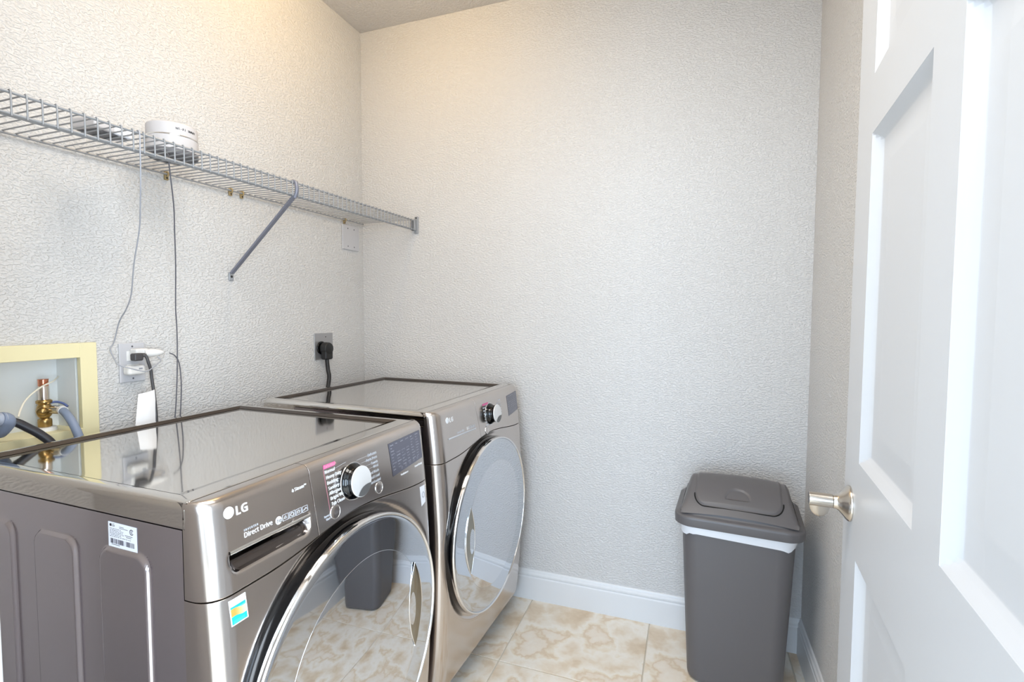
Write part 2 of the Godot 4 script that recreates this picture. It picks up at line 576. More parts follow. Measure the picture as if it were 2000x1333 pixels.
# ------------------------------------------------------------------ laundry machines
# local space: x from the back (0) to the front, y up, z across (positive = the side towards the doorway)
func prof(y: float) -> float: return 0.738 - 0.134 * (y - 0.5) * (y - 0.5)
func plan(z: float) -> float:
	var r := 0.04
	var e: float = abs(z) - (MW / 2 - r)
	if e <= 0: return 0.0
	e = min(e, r)
	return r - sqrt(max(0.0, r * r - e * e))
func seam(z: float) -> float:     # line between control panel and lower front; it bows up over the door
	var t := clampf(1.0 - abs(z + 0.03) / 0.27, 0.0, 1.0)
	return 0.829 + 0.025 * t * t * (3 - 2 * t)
func sstep(a: float, b: float, x: float) -> float:
	var t := clampf((x - a) / (b - a), 0, 1)
	return t * t * (3 - 2 * t)
func front_point(y: float, z: float, out := 0.0) -> Vector3: return Vector3(prof(y) - plan(z) + out, y, z)
func on_front(y: float, z: float, out := 0.0006, tilt := 0.0) -> Transform3D:   # frame lying on the front: x to the viewer's right, y up
	var e := 0.002
	var dy := (front_point(y + e, z) - front_point(y - e, z)).normalized()
	var dx := (front_point(y, z - e) - front_point(y, z + e)).normalized()
	var n := dx.cross(dy).normalized()
	dx = dy.cross(n).normalized()
	return Transform3D(Basis(dx, dy, n).rotated(n, tilt), front_point(y, z) + n * out)

func z_stations(step := 0.005) -> Array:   # from +MW/2 to -MW/2, dense in the rounded edges
	var out := []
	var h := MW / 2
	var r := 0.04
	for k in 9: out.append(h - r + r * sin(PI / 2 * (1.0 - k / 8.0)))
	var n := int(round(2 * (h - r) / step))
	for k in range(1, n): out.append(h - r - 2 * (h - r) * k / n)
	for k in 9: out.append(-(h - r) - r * sin(PI / 2 * k / 8.0))
	return out

func lower_front(n: Node3D):
	var zs := z_stations(0.006)
	var P := []
	var nv := 131
	for j in nv + 1:
		for i in zs.size() + 2:
			var edge := i == 0 or i == zs.size() + 1
			var z: float = zs[clampi(i - 1, 0, zs.size() - 1)]
			var top := seam(z) - 0.0012
			var y: float = lerp(0.05, top - 0.0009, min(1.0, j / float(nv - 2)))
			if j == nv - 1: y = top
			if j == nv: y = top + 0.0002
			var x := prof(y) - plan(z)
			# dished ring round the door
			var d := Vector2(y - DOOR_Y, z).length()
			x -= 0.007 * (1.0 - sstep(0.314, 0.336, d))
			if y < 0.09: x -= 0.02 * (1.0 - sstep(0.05, 0.09, y))
			if j == nv: x -= 0.006
			if j == nv - 1: x -= 0.0002
			if edge: x = 0.664
			P.append(Vector3(x, y, z))
	put("front_panel", Mb.new().grid(P, zs.size() + 2, nv + 1), M.steel, n)

# one piece of the upper front between two z borders given as functions of t (0 at the seam, 1 at the top)
func upper_piece(za: Callable, zb: Callable, pocket: Callable, step := 0.004) -> Mb:
	var rows := []   # (y or top-arc parameter)
	var P := []
	var top := 0.99
	var r := 0.017
	var yb := 0.953 + 0.017
	var nu := 0
	var nlo := 34
	var seq := []
	seq.append([0, 0.0]); seq.append([0, 0.008])
	for j in range(1, nlo + 1): seq.append([0, j / float(nlo)])
	for j in range(1, 9): seq.append([1, j / 8.0])
	seq.append([2, 0.5]); seq.append([2, 1.0])
	var h := MW / 2
	var m := 0.04
	for s in range(-1, seq.size()):
		var q: Array = seq[max(s, 0)]
		var t: float = q[1] if q[0] == 0 else 1.0
		var a: float = za.call(t)
		var b: float = zb.call(t)
		var cols := []
		var ea: bool = a >= h - 1e-4
		var eb: bool = b <= -h + 1e-4
		if ea:
			cols.append(a)
			for k in 9: cols.append(h - m + m * sin(PI / 2 * (1.0 - k / 8.0)))
		else: cols.append(a); cols.append(a - 0.0002); cols.append(a - 0.0009)
		var c0: float = cols[-1]
		var c1: float = -(h - m) if eb else b + 0.0009
		var n := 60
		for k in range(1, n + 1): cols.append(lerp(c0, c1, k / float(n)))
		if eb:
			for k in range(1, 9): cols.append(-(h - m) - m * sin(PI / 2 * k / 8.0))
			cols.append(b)
		else: cols.append(b + 0.0002); cols.append(b)
		nu = cols.size()
		for i in nu:
			var z: float = cols[i]
			var y: float
			var x: float
			var lo := seam(z) + 0.0012
			if q[0] == 0:
				y = lerp(lo, yb, t)
				x = prof(y) - plan(z)
				x -= pocket.call(y, z)
			elif q[0] == 1:
				var an: float = PI / 2 * q[1]
				y = yb + (top - yb) * sin(an)
				x = prof(yb) - plan(z) - r * (1 - cos(an))
			else:
				y = top + (0.0 if q[1] < 1.0 else -0.0004)
				x = lerp(prof(yb) - plan(z) - r, 0.6735, q[1])
			if s == -1: x -= 0.006; y -= 0.0002
			elif s == 0: x -= 0.0002
			if (i == 0 and ea) or (i == nu - 1 and eb): x = 0.666
			elif (i == 0 and not ea) or (i == nu - 1 and not eb): x -= 0.004; 
			P.append(Vector3(x, y, z))
	return Mb.new().grid(P, nu, seq.size() + 1)

func cabinet(n: Node3D, embossed: bool):
	var h := MW / 2 - 0.001
	var mb := Mb.new()
	var top := 0.9435
	if embossed:
		var xs := []; var ys := []
		for k in 333: xs.append(0.002 * k if k < 332 else 0.663)
		for k in 110: ys.append(0.03 + (0.70 - 0.03) * k / 110.0)
		for k in 82: ys.append(0.70 + (top - 0.70) * k / 81.0)
		var P := []
		for y in ys:
			for x in xs:
				var f := 0.0
				for c in [[0.070, 0.196], [0.266, 0.391], [0.457, 0.584]]:
					# signed distance to a tall rounded rectangle
					var q: Vector2 = (Vector2(x - (c[0] + c[1]) / 2, y - 0.4875).abs() - Vector2((c[1] - c[0]) / 2 - 0.028, 0.40 - 0.028))
					var d: float = Vector2(max(q.x, 0), max(q.y, 0)).length() + min(max(q.x, q.y), 0.0) - 0.028
					f = max(f, 1.0 - sstep(-0.0038, 0.0, d))
				P.append(Vector3(x, y, h + 0.0060 * f))
		mb.grid(P, xs.size(), ys.size())
	else:
		mb.quad(Vector3(0, 0.03, h), Vector3(0.663, 0.03, h), Vector3(0.663, top, h), Vector3(0, top, h))
	mb.quad(Vector3(0.663, 0.03, -h), Vector3(0, 0.03, -h), Vector3(0, top, -h), Vector3(0.663, top, -h))
	mb.quad(Vector3(0, 0.03, -h), Vector3(0, 0.03, h), Vector3(0, top, h), Vector3(0, top, -h))
	mb.quad(Vector3(0, 0.03, -h), Vector3(0.663, 0.03, -h), Vector3(0.663, 0.03, h), Vector3(0, 0.03, h))
	put("cabinet", mb, M.steel_side, n)
	put("light_block", Mb.new().rbox(Vector3(0.345, 0.495, 0), Vector3(0.67, 0.91, MW - 0.03), 0.002), M.gap, n)  # unseen black box added inside to stop light leaking through the seams
	for sx in [0.06, 0.62]:
		for sz in [-0.28, 0.28]:
			put("foot", Mb.new().lathe([Vector2(0, 0), Vector2(0.022, 0), Vector2(0.024, 0.003), Vector2(0.022, 0.012), Vector2(0.01, 0.014), Vector2(0.01, 0.042)], Transform3D(Basis(), Vector3(sx, 0, sz)), 20), M.black, n)

func lid(n: Node3D):
	# cross-section (z, y): skirt, rounded shoulder, raised border, step down to the sunk middle
	var h := MW / 2
	var half := []
	half.append(Vector2(h - 0.006, 0.9455)); half.append(Vector2(h, 0.9462)); half.append(Vector2(h, 0.948)); half.append(Vector2(h, 0.976))
	for k in range(1, 8):
		var a := PI / 2 * k / 7.0
		half.append(Vector2(h - 0.014 + 0.014 * cos(a), 0.976 + 0.014 * sin(a)))
	half.append(Vector2(h - 0.024, 0.99)); half.append(Vector2(h - 0.0255, 0.9897))
	half.append(Vector2(h - 0.0285, 0.9828)); half.append(Vector2(h - 0.030, 0.9825)); half.append(Vector2(h - 0.05, 0.9825))
	var sec := half.duplicate()
	for k in range(half.size() - 1, -1, -1): sec.append(Vector2(-half[k].x, half[k].y))
	# stations along x: (x, drop of everything above the skirt, share of the sunk middle)
	var st := [[0.0, 0.045, 0.0], [0.0, 0.012, 0.0], [0.0035, 0.0035, 0.0], [0.012, 0.0, 0.0], [0.022, 0.0, 0.0], [0.0235, 0.0, 0.03], [0.0265, 0.0, 0.97], [0.028, 0.0, 1.0], [0.05, 0.0, 1.0], [0.3, 0.0, 1.0], [0.55, 0.0, 1.0], [0.60, 0.0, 1.0], [0.605, 0.0, 0.97], [0.628, 0.0, 0.03], [0.633, 0.0, 0.0], [0.66, 0.0, 0.0], [0.6695, 0.0, 0.0], [0.6710, 0.001, 0.0], [0.6710, 0.045, 0.0]]
	var P := []
	for k in sec.size():
		for s in st:
			var q: Vector2 = sec[k]
			var y := q.y
			if y < 0.9899 and abs(q.x) < h - 0.02: y = lerp(0.99, y, s[2])
			y = max(0.9455, y - s[1])
			P.append(Vector3(s[0], y, q.x))
	# columns run along x, rows run from +z to -z: x cross -z = +y
	put("lid", Mb.new().grid(P, st.size(), sec.size()), M.steel_top, n)
	# dark strip that paints shade onto the step: along the back and both sides, cut off slanting at the front
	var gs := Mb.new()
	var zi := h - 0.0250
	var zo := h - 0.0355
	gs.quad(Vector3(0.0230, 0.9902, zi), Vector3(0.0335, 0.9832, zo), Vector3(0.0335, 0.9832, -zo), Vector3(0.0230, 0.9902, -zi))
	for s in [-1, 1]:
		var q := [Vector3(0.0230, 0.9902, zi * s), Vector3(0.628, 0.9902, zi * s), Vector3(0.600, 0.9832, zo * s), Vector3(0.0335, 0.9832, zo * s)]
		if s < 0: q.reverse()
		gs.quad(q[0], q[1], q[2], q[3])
	put("lid_step_shade", gs, M.step_shade, n)

func machine_door(n: Node3D, side: float):
	var at := Transform3D(Basis(Vector3(0, 1, 0), Vector3(1, 0, 0), Vector3(0, 0, -1)), Vector3(-0.005, DOOR_Y, 0))   # lathe axis = local x
	var dn := Node3D.new()
	dn.name = "door"
	n.add_child(dn)
	var N := 128
	put("door_rim", Mb.new().lathe([Vector2(0.29, 0.722), Vector2(0.308, 0.722), Vector2(0.3105, 0.725), Vector2(0.3110, 0.730), Vector2(0.3110, 0.7475), Vector2(0.3102, 0.7495), Vector2(0.306, 0.7500)], at, N), M.gloss_black, dn)
	var ring := [Vector2(0.3110, 0.7485)]
	for k in 11:
		var a := PI * k / 10.0
		ring.append(Vector2(0.3066 + 0.0043 * cos(a), 0.750 + 0.0100 * sin(a)))
	put("chrome_ring", Mb.new().lathe(ring, at, N), M.chrome, dn)
	var g := [Vector2(0.3030, 0.744), Vector2(0.3030, 0.7545), Vector2(0.3020, 0.7562), Vector2(0.296, 0.7572)]
	for k in range(1, 9): g.append(Vector2(lerp(0.296, 0.226, k / 8.0), 0.7572 + 0.0030 * (k / 8.0)))
	put("glass_border", Mb.new().lathe(g, at, N), M.door_ring, dn)
	var c := [Vector2(0.226, 0.7592), Vector2(0.2257, 0.7604), Vector2(0.2248, 0.7606)]
	for k in range(1, 17):
		var rr: float = lerp(0.2248, 0.0, k / 16.0)
		c.append(Vector2(rr, 0.7606 + 0.007 * (1.0 - pow(rr / 0.2248, 2))))
	put("door_glass", Mb.new().lathe(c, at, N), M.door_glass, dn)
	# lens-shaped pull near the free edge
	var zc := 0.2 * side
	var loop := []
	var hh := 0.112
	var wd := 0.034
	for k in 25:
		var t := -1.0 + k / 12.0
		loop.append(Vector3(0.7565, DOOR_Y + 0.012 + hh * t, zc + side * wd * (1 - t * t)))
	var inner := []
	for k in 25:
		var t := -1.0 + k / 12.0
		inner.append(Vector3(0.758, DOOR_Y + 0.012 + hh * t, zc - side * wd * 0.8 * (1 - t * t)))
	var rad := []
	for k in 25: rad.append(0.0012 + 0.0016 * (1 - pow(-1.0 + k / 12.0, 2)))
	put("handle_edge", Mb.new().tube(loop, rad, 8), M.chrome, dn)
	var rad2 := []
	for q in rad: rad2.append(q * 0.6)
	put("handle_edge", Mb.new().tube(inner, rad2, 8), M.chrome, dn)
	var P := []
	for j in 9:
		var v := j / 8.0
		for k in 25:
			var p: Vector3 = (loop[k] as Vector3).lerp(inner[k], v)
			var t := -1.0 + k / 12.0
			p.x = 0.7575 - 0.0016 * sin(PI * v) * (1 - t * t) + 0.0008
			P.append(p)
	if side > 0: 
		put("handle_recess", Mb.new().grid(P, 25, 9), M.recess, dn)
	else:
		var Q := []
		for j in range(8, -1, -1): Q.append_array(P.slice(j * 25, j * 25 + 25))
		put("handle_recess", Mb.new().grid(Q, 25, 9), M.recess, dn)

func disc(r: float, h: float) -> Mb:   # flat button lying in the xy plane, rising along z
	return Mb.new().lathe([Vector2(r, -0.0015), Vector2(r, h - 0.0006), Vector2(r - 0.0006, h), Vector2(0, h)], Transform3D(Basis(Vector3(1, 0, 0), Vector3(0, 0, 1), Vector3(0, -1, 0)), Vector3.ZERO), 40)

func knob(n: Node3D, y: float, z: float, out: float):
	var k := Node3D.new()
	k.name = "dial_knob"
	n.add_child(k)
	k.transform = on_front(y, z, 0.0)
	var ax := Transform3D(Basis(Vector3(1, 0, 0), Vector3(0, 0, 1), Vector3(0, -1, 0)), Vector3.ZERO)
	put("dial_ring", Mb.new().lathe([Vector2(0.0425, -0.002), Vector2(0.0425, 0.0006), Vector2(0.0415, 0.0013), Vector2(0.0405, 0.0013), Vector2(0.040, 0.0004), Vector2(0.03, 0.0002)], ax, 64), M.chrome, k)
	put("dial_base", Mb.new().lathe([Vector2(0.0395, 0.0), Vector2(0.0388, 0.004), Vector2(0.035, 0.008), Vector2(0.0315, out * 0.5), Vector2(0.0315, out * 0.72), Vector2(0.0335, out - 0.003), Vector2(0.0335, out - 0.0015), Vector2(0, out - 0.001)], ax, 64), M.gloss_black, k)
	var b := Mb.new().lathe([Vector2(0.0338, out - 0.003), Vector2(0.0342, out - 0.002), Vector2(0.034, out - 0.0008), Vector2(0.0328, out), Vector2(0.0, out + 0.0006)], ax, 64)
	put("dial_face", b, M.knob_face, k)
	# bevelled pointer facet at the lower right edge
	var P := []
	for j in 2:
		for i in 13:
			var a: float = lerp(-2.15, -0.35, i / 12.0)
			var p := Vector2(cos(a), sin(a)) * 0.0325
			if j == 1:
				var e0 := Vector2(cos(-2.15), sin(-2.15)) * 0.0325
				var e1 := Vector2(cos(-0.35), sin(-0.35)) * 0.0325
				p = e0.lerp(e1, i / 12.0) + Vector2(-0.35, 0.6).normalized() * 0.008 * sin(PI * i / 12.0)
			P.append(Vector3(p.x, p.y, out + 0.0009))
	put("dial_pointer", Mb.new().grid(P, 13, 2), M.pointer, k)

func button(n: Node3D, y: float, z: float, r: float):
	var b := Node3D.new()
	b.name = "button"
	n.add_child(b, true)
	b.transform = on_front(y, z, 0.0)
	var ax := Transform3D(Basis(Vector3(1, 0, 0), Vector3(0, 0, 1), Vector3(0, -1, 0)), Vector3.ZERO)
	put("button_ring", Mb.new().lathe([Vector2(r, -0.001), Vector2(r, 0.001), Vector2(r - 0.0006, 0.0017), Vector2(r - 0.0016, 0.0017), Vector2(r - 0.002, 0.0008)], ax, 40), M.chrome, b)
	put("button_cap", Mb.new().lathe([Vector2(r - 0.0017, 0.0005), Vector2(r - 0.003, 0.0014), Vector2(0, 0.0011)], ax, 40), M.steel, b)

func emblem(n: Node3D, y: float, z: float, r: float):
	var e := Node3D.new()
	e.name = "brand_emblem"
	n.add_child(e)
	e.transform = on_front(y, z, 0.0)
	put("emblem_disc", disc(r, 0.0009), M.print, e)
	# the fine face-like line mark on the disc: open ring, upright stroke with a foot, and a dot
	var ring := []
	for k in 25:
		var a := deg_to_rad(40 + 320 * k / 24.0)
		ring.append(Vector3(cos(a), sin(a), 0) * r * 0.74 + Vector3(0, 0, 0.0009))
	ring.append(Vector3(r * 0.3, 0, 0.0009))
	var mk := Mb.new().tube(ring, r * 0.035, 5)
	mk.tube([Vector3(0, r * 0.36, 0.0009), Vector3(0, -r * 0.34, 0.0009), Vector3(r * 0.24, -r * 0.34, 0.0009)], r * 0.035, 5)
	mk.lathe([Vector2(r * 0.11, 0.0), Vector2(0, 0.0004)], Transform3D(Basis(Vector3(1, 0, 0), Vector3(0, 0, 1), Vector3(0, -1, 0)), Vector3(-r * 0.3, r * 0.3, 0.0009)), 12)
	put("emblem_mark", mk, M.print_dim, e)

func strip(n: Node3D, name_: String, y0: float, z0: float, y1: float, z1: float, wdt: float, out: float, m: Material, parts := 16) -> void:
	var P := []
	for j in 4:
		for i in parts + 1:
			var t := i / float(parts)
			var y: float = lerp(y0, y1, t)
			var z: float = lerp(z0, z1, t)
			var dy: float = [-wdt / 2, -wdt / 2, wdt / 2, wdt / 2][j]
			var o: float = [-0.002, out, out, -0.002][j]
			P.append(front_point(y + dy, z, o))
	put(name_, Mb.new().grid(P, parts + 1, 4), m, n)

func print_box(n: Node3D, name_: String, corners: Array, m: Material, out := 0.0006) -> MeshInstance3D:   # four (y, z): lower left, lower right, upper right, upper left
	var P := []
	for j in 7:
		for i in 9:
			var a: Vector2 = (corners[0] as Vector2).lerp(corners[1], i / 8.0)
			var b: Vector2 = (corners[3] as Vector2).lerp(corners[2], i / 8.0)
			var q := a.lerp(b, j / 6.0)
			P.append(front_point(q.x, q.y, out))
	return put(name_, Mb.new().grid(P, 9, 7), m, n)

func display_material(light: Color, base: Color, seed_: int) -> StandardMaterial3D:
	var im := Image.create(256, 150, false, Image.FORMAT_RGBA8)
	im.fill(base)
	var rng := RandomNumberGenerator.new()
	rng.seed = seed_
	for r in 9:
		for c in 6:
			if r < 3 and c > 0 and c < 4 and r != 0: continue
			var x := 12 + c * 40
			var y := 10 + r * 14
			var w := rng.randi_range(12, 28)
			var s := rng.randf_range(0.35, 0.8)
			for q in range(0, w, 3):
				im.fill_rect(Rect2i(x + q, y + rng.randi_range(0, 1), 2, rng.randi_range(3, 5)), base.lerp(light, s))
	for c in 5:
		for dy in range(-6, 7):
			for dx in range(-6, 7):
				var d := Vector2(dx, dy).length()
				if d > 4.4 and d < 6.2: im.set_pixel(76 + c * 34 + dx, 134 + dy, base.lerp(light, 0.45))
	var m := mat(Color.WHITE, 0.08, 0.55)
	m.albedo_texture = ImageTexture.create_from_image(im)
	return m

func build_washer():
	var n := thing("washing_machine", "graphite grey front-loading washing machine, nearest of the two, with a detergent drawer pull", "washer", Vector3(0.13, 0, 1.2), deg_to_rad(-1.0))
	cabinet(n, true)
	lid(n)
	lower_front(n)
	var h := MW / 2
	var split := func(t): return lerp(0.102, 0.112, t)
	var pocket := func(y, z):
		# scoop under the bright strip, deep at the top, running out to the front at the bottom
		var zl := 0.301; var zr := 0.1225; var yt := 0.8945; var yb := 0.8585
		var q := (Vector2(y - (yt + yb) / 2 - 0.02, z - (zl + zr) / 2).abs() - Vector2((yt - yb) / 2 + 0.02 - 0.018, (zl - zr) / 2 - 0.018))
		var d: float = Vector2(max(q.x, 0), max(q.y, 0)).length() + min(max(q.x, q.y), 0.0) - 0.018
		if y > yt: return 0.0
		return 0.026 * (1.0 - sstep(-0.004, 0.0, d)) * (0.25 + 0.75 * sstep(yb, yt, y))
	put("drawer_front", upper_piece(func(_t): return h, func(t): return split.call(t) + 0.0006, pocket), M.steel, n)
	put("control_panel", upper_piece(func(t): return split.call(t) - 0.0006, func(_t): return -h, func(_y, _z): return 0.0), M.steel, n)
	# dark lining of the drawer pull
	var P := []
	for j in 13:
		for i in 41:
			var v := j / 12.0
			var u := i / 40.0
			var y: float = lerp(0.8605, 0.8935, v)
			var in_: float = 0.012 * (1.0 - sqrt(1.0 - pow(1.0 - min(1.0, v / 0.5), 2)))
			var z: float = lerp(0.2985 - in_, 0.1250 + in_, u)
			var dd: float = pocket.call(y, z)
			P.append(front_point(y, z, -dd + 0.0008))
	put("drawer_pull", Mb.new().grid(P, 41, 13), M.pocket, n)
	strip(n, "drawer_strip", 0.8965, 0.3015, 0.8935, 0.1215, 0.0058, 0.0022, M.chrome, 24)
	machine_door(n, -1)
	knob(n, 0.918, -0.016, 0.024)
	button(n, 0.873, 0.050, 0.0155)
	button(n, 0.875, -0.104, 0.0148)
	emblem(n, 0.962, 0.295, 0.0098)
	text("brand_lettering", "LG", on_front(0.9600, 0.2835), 0.0150, M.print, n, HORIZONTAL_ALIGNMENT_LEFT, true)
	text("drive_lettering", "Direct Drive", on_front(0.9140, 0.2720), 0.0082, M.print, n)
	text("inverter_lettering", "I N V E R T E R", on_front(0.9225, 0.2710), 0.0034, M.print_dim, n)
	text("steam_lettering", "Steam™", on_front(0.9540, 0.1530), 0.0062, M.print, n)
	# little drop before the word
	put("steam_symbol", Mb.new().tube([on_front(0.9565, 0.1575) * Vector3.ZERO, on_front(0.9515, 0.159) * Vector3.ZERO, on_front(0.9505, 0.1565) * Vector3.ZERO, on_front(0.9535, 0.1553) * Vector3.ZERO, on_front(0.9565, 0.1575) * Vector3.ZERO], 0.0005, 5), M.print, n)
	# "he" badge and four square symbols over the strip
	var he := put("efficiency_badge", disc(0.0074, 0.0006), M.print, n)
	he.transform = on_front(0.9115, 0.1970, 0.0)
	text("efficiency_lettering", "he", on_front(0.9112, 0.1970, 0.0009), 0.0072, M.grey_dark, n, HORIZONTAL_ALIGNMENT_CENTER)
	for k in 4:
		var zc := 0.181 - 0.0163 * k
		var yc := 0.9118 - 0.0007 * k
		var xf := on_front(yc, zc, 0.0006)
		var ic := Mb.new()
		var hw := 0.0068
		var hv := 0.0055
		ic.tube([xf * Vector3(-hw, -hv, 0), xf * Vector3(hw, -hv, 0), xf * Vector3(hw, hv, 0), xf * Vector3(-hw, hv, 0), xf * Vector3(-hw, -hv, 0)], 0.00045, 5)
		match k:
			0: ic.tube([xf * Vector3(-0.003, -0.002, 0), xf * Vector3(0, 0.003, 0), xf * Vector3(0.003, -0.002, 0), xf * Vector3(-0.003, -0.002, 0)], 0.0006, 5)
			1: 
				var rg := []
				for a in 13: rg.append(xf * Vector3(0.0036 * cos(TAU * a / 12), 0.0036 * sin(TAU * a / 12), 0))
				ic.tube(rg, 0.0007, 5)
			2: ic.tube([xf * Vector3(-0.003, -0.003, 0), xf * Vector3(-0.003, 0.001, 0), xf * Vector3(0, 0.003, 0), xf * Vector3(0.003, 0.001, 0), xf * Vector3(0.001, -0.003, 0)], 0.0006, 5)
			3: ic.tube([xf * Vector3(-0.0045, -0.002, 0), xf * Vector3(-0.001, -0.001, 0), xf * Vector3(0.002, 0.002, 0), xf * Vector3(0.0045, -0.001, 0)], 0.0007, 5)
		put("feature_symbol", ic, M.print_dim, n)
	# programme list
	print_box(n, "programme_header", [Vector2(0.9690, 0.0720), Vector2(0.9690, 0.0365), Vector2(0.9775, 0.0360), Vector2(0.9775, 0.0718)], M.pink, 0.0005)
	text("programme_lettering", "TurboWash", on_front(0.9732, 0.0700, 0.0008), 0.0052, M.pink_pale, n)
	strip(n, "programme_border", 0.969, 0.0720, 0.881, 0.0650, 0.0, 0.0007, M.pink_pale, 10)
	var left := ["Normal", "Heavy Duty", "Bedding", "Sanitary", "Allergiene™", "Bright Whites", "Tub Clean"]
	var ly := [0.9620, 0.9500, 0.9380, 0.9262, 0.9155, 0.9040, 0.8920]
	var lz := [0.0695, 0.0672, 0.0657, 0.0635, 0.0620, 0.0605, 0.0590]
	var le := [0.0440, 0.0320, 0.0400, 0.0385, 0.0262, 0.0195, 0.0310]
	for k in 7:
		text("programme_lettering", left[k], on_front(ly[k], lz[k]), 0.0066, M.print, n)
		var a := -2.75 + 0.0
		var e: float = 0.0295 if k in [0, 6] else 0.0268
		var tip := Vector2(ly[k] + [0.004, 0.001, 0.0, -0.0005, -0.001, -0.001, -0.001][k], [0.002, 0.018, 0.0265, 0.0295, 0.0285, 0.0225, 0.012][k])
		if le[k] - tip.y > 0.003:
			put("programme_line", Mb.new().tube([front_point(ly[k], le[k] - 0.001, 0.0004), front_point(tip.x, tip.y, 0.0004)], 0.0003, 4), M.print_dim, n)
	var right := ["Delicates", "Perm.Press", "Towels", "Wool", "Speed Wash", "Small Load", "Downloaded"]
	var ry := [0.9600, 0.9495, 0.9385, 0.9290, 0.9170, 0.9055, 0.8940]
	var rz := [-0.1075, -0.1085, -0.1090, -0.1095, -0.1100, -0.1115, -0.1135]
	var rs := [-0.078, -0.079, -0.087, -0.093, -0.078, -0.079, -0.080]
	for k in 7:
		text("programme_lettering", right[k], on_front(ry[k], rz[k]), 0.0060, M.print_dim, n, HORIZONTAL_ALIGNMENT_RIGHT)
		var tz: float = [-0.034, -0.048, -0.056, -0.060, -0.060, -0.055, -0.047][k]
		if tz - rs[k] > 0.004:
			put("programme_line", Mb.new().tube([front_point(ry[k], tz, 0.0004), front_point(ry[k], rs[k] + 0.002, 0.0004)], 0.0003, 4), M.print_dim, n)
	text("button_lettering", "Remote\n Start", on_front(0.8700, 0.0735), 0.0042, M.print_dim, n, HORIZONTAL_ALIGNMENT_CENTER)
	print_box(n, "display", [Vector2(0.8830, -0.1640), Vector2(0.8945, -0.3080), Vector2(0.9710, -0.3060), Vector2(0.9670, -0.1570)], display_material(Color(0.85, 0.88, 0.92), Color(0.47, 0.47, 0.52), 4), 0.0006)
	text("display_lettering", "TrueBalance", on_front(0.8770, -0.1980), 0.0045, M.print, n)
	text("display_lettering", "SmartThinQ", on_front(0.8800, -0.2650), 0.0050, M.print, n)
	# white label with a round symbol under the display
	print_box(n, "round_symbol_label", [Vector2(0.7640, -0.2830), Vector2(0.7710, -0.3050), Vector2(0.8180, -0.3060), Vector2(0.8185, -0.2800)], M.sticker, 0.0006)
	var rl := []
	var lx := on_front(0.7935, -0.2945, 0.0011)
	for k in 17: rl.append(lx * (Vector3(cos(TAU * k / 16), sin(TAU * k / 16) * 1.3, 0) * 0.0058))
	put("round_symbol", Mb.new().tube(rl, 0.0009, 5), M.cord_grey, n)
	# energy guide sticker: cyan and orange bands on white
	var im := Image.create(96, 144, false, Image.FORMAT_RGBA8)
	im.fill(Color(0.94, 0.96, 0.96))
	for y in 132:
		for x in 84:
			var px := x + 6
			var py := y + 6
			var wave := 6.0 * sin(x * 0.06 + 0.6)
			var c := Color(0.40, 0.80, 0.82)
			if y < 34: c = Color(0.78, 0.93, 0.92)
			if y < 30 and y % 9 < 4 and (x * 7 + y * 3) % 11 < 7: c = Color(0.93, 0.97, 0.97)
			if y >= 34 and y < 48: c = Color(0.15, 0.68, 0.68)
			if y + wave > 50 and y + wave < 92: c = Color(0.95, 0.62, 0.30).lerp(Color(0.97, 0.82, 0.66), clampf((x - 20) / 50.0, 0, 1))
			if y + wave >= 92: c = Color(0.12, 0.72, 0.80)
			if y > 112 and y % 8 < 3 and x > 6 and x < 70: c = Color(0.45, 0.88, 0.88)
			im.set_pixel(px, py, c)
	var em := mat(Color.WHITE, 0.35)
	em.albedo_texture = ImageTexture.create_from_image(im)
	print_box(n, "energy_sticker", [Vector2(0.7785, 0.3100), Vector2(0.7780, 0.2775), Vector2(0.8220, 0.2800), Vector2(0.8220, 0.3120)], em, 0.0005)
	# rating label on the side panel
	var s := Image.create(192, 112, false, Image.FORMAT_RGBA8)
	s.fill(Color(0.94, 0.95, 0.98))
	var ink := Color(0.20, 0.20, 0.26)
	var rng := RandomNumberGenerator.new()
	rng.seed = 9
	for r in 6:
		var x := 10
		while x < [80, 96, 92, 96, 88, 150][r]:
			var wl := rng.randi_range(4, 12)
			s.fill_rect(Rect2i(x, 28 + r * 7, wl, 3), ink.lerp(Color(0.94, 0.95, 0.98), 0.35))
			x += wl + rng.randi_range(2, 5)
	for r in 2: s.fill_rect(Rect2i(76, 14 + r * 6, 30 + 26 * r, 3), ink.lerp(Color.WHITE, 0.4))
	s.fill_rect(Rect2i(112, 46, 50, 3), ink.lerp(Color.WHITE, 0.3)); s.fill_rect(Rect2i(120, 53, 34, 3), ink.lerp(Color.WHITE, 0.3))
	for x in range(14, 108):
		if rng.randf() < 0.62: s.fill_rect(Rect2i(x, 74, 1, 22), ink)
	for x in range(116, 172):
		if rng.randf() < 0.55: s.fill_rect(Rect2i(x, 74, 1, 22), ink)
	s.fill_rect(Rect2i(20, 99, 56, 3), ink.lerp(Color.WHITE, 0.3))
	for y in 112:
		for x in 192:
			if Vector2(x - 16, y - 14).length() < 6.5: s.set_pixel(x, y, Color(0.10, 0.08, 0.14))
			var q := Vector2(x - 156, y - 26)
			if q.length() < 13 and q.length() > 9 and not (q.x > 4 and abs(q.y) < 6): s.set_pixel(x, y, ink)
			if q.length() < 5.5 and q.length() > 3 : s.set_pixel(x, y, ink)
	var sm := mat(Color.WHITE, 0.4)
	sm.albedo_texture = ImageTexture.create_from_image(s)
	var zz := MW / 2 - 0.0004
	var lb := Mb.new()
	lb.quad(Vector3(0.4795, 0.8885, zz), Vector3(0.5545, 0.8870, zz), Vector3(0.5545, 0.9310, zz), Vector3(0.4800, 0.9325, zz))
	put("rating_label", lb, sm, n)
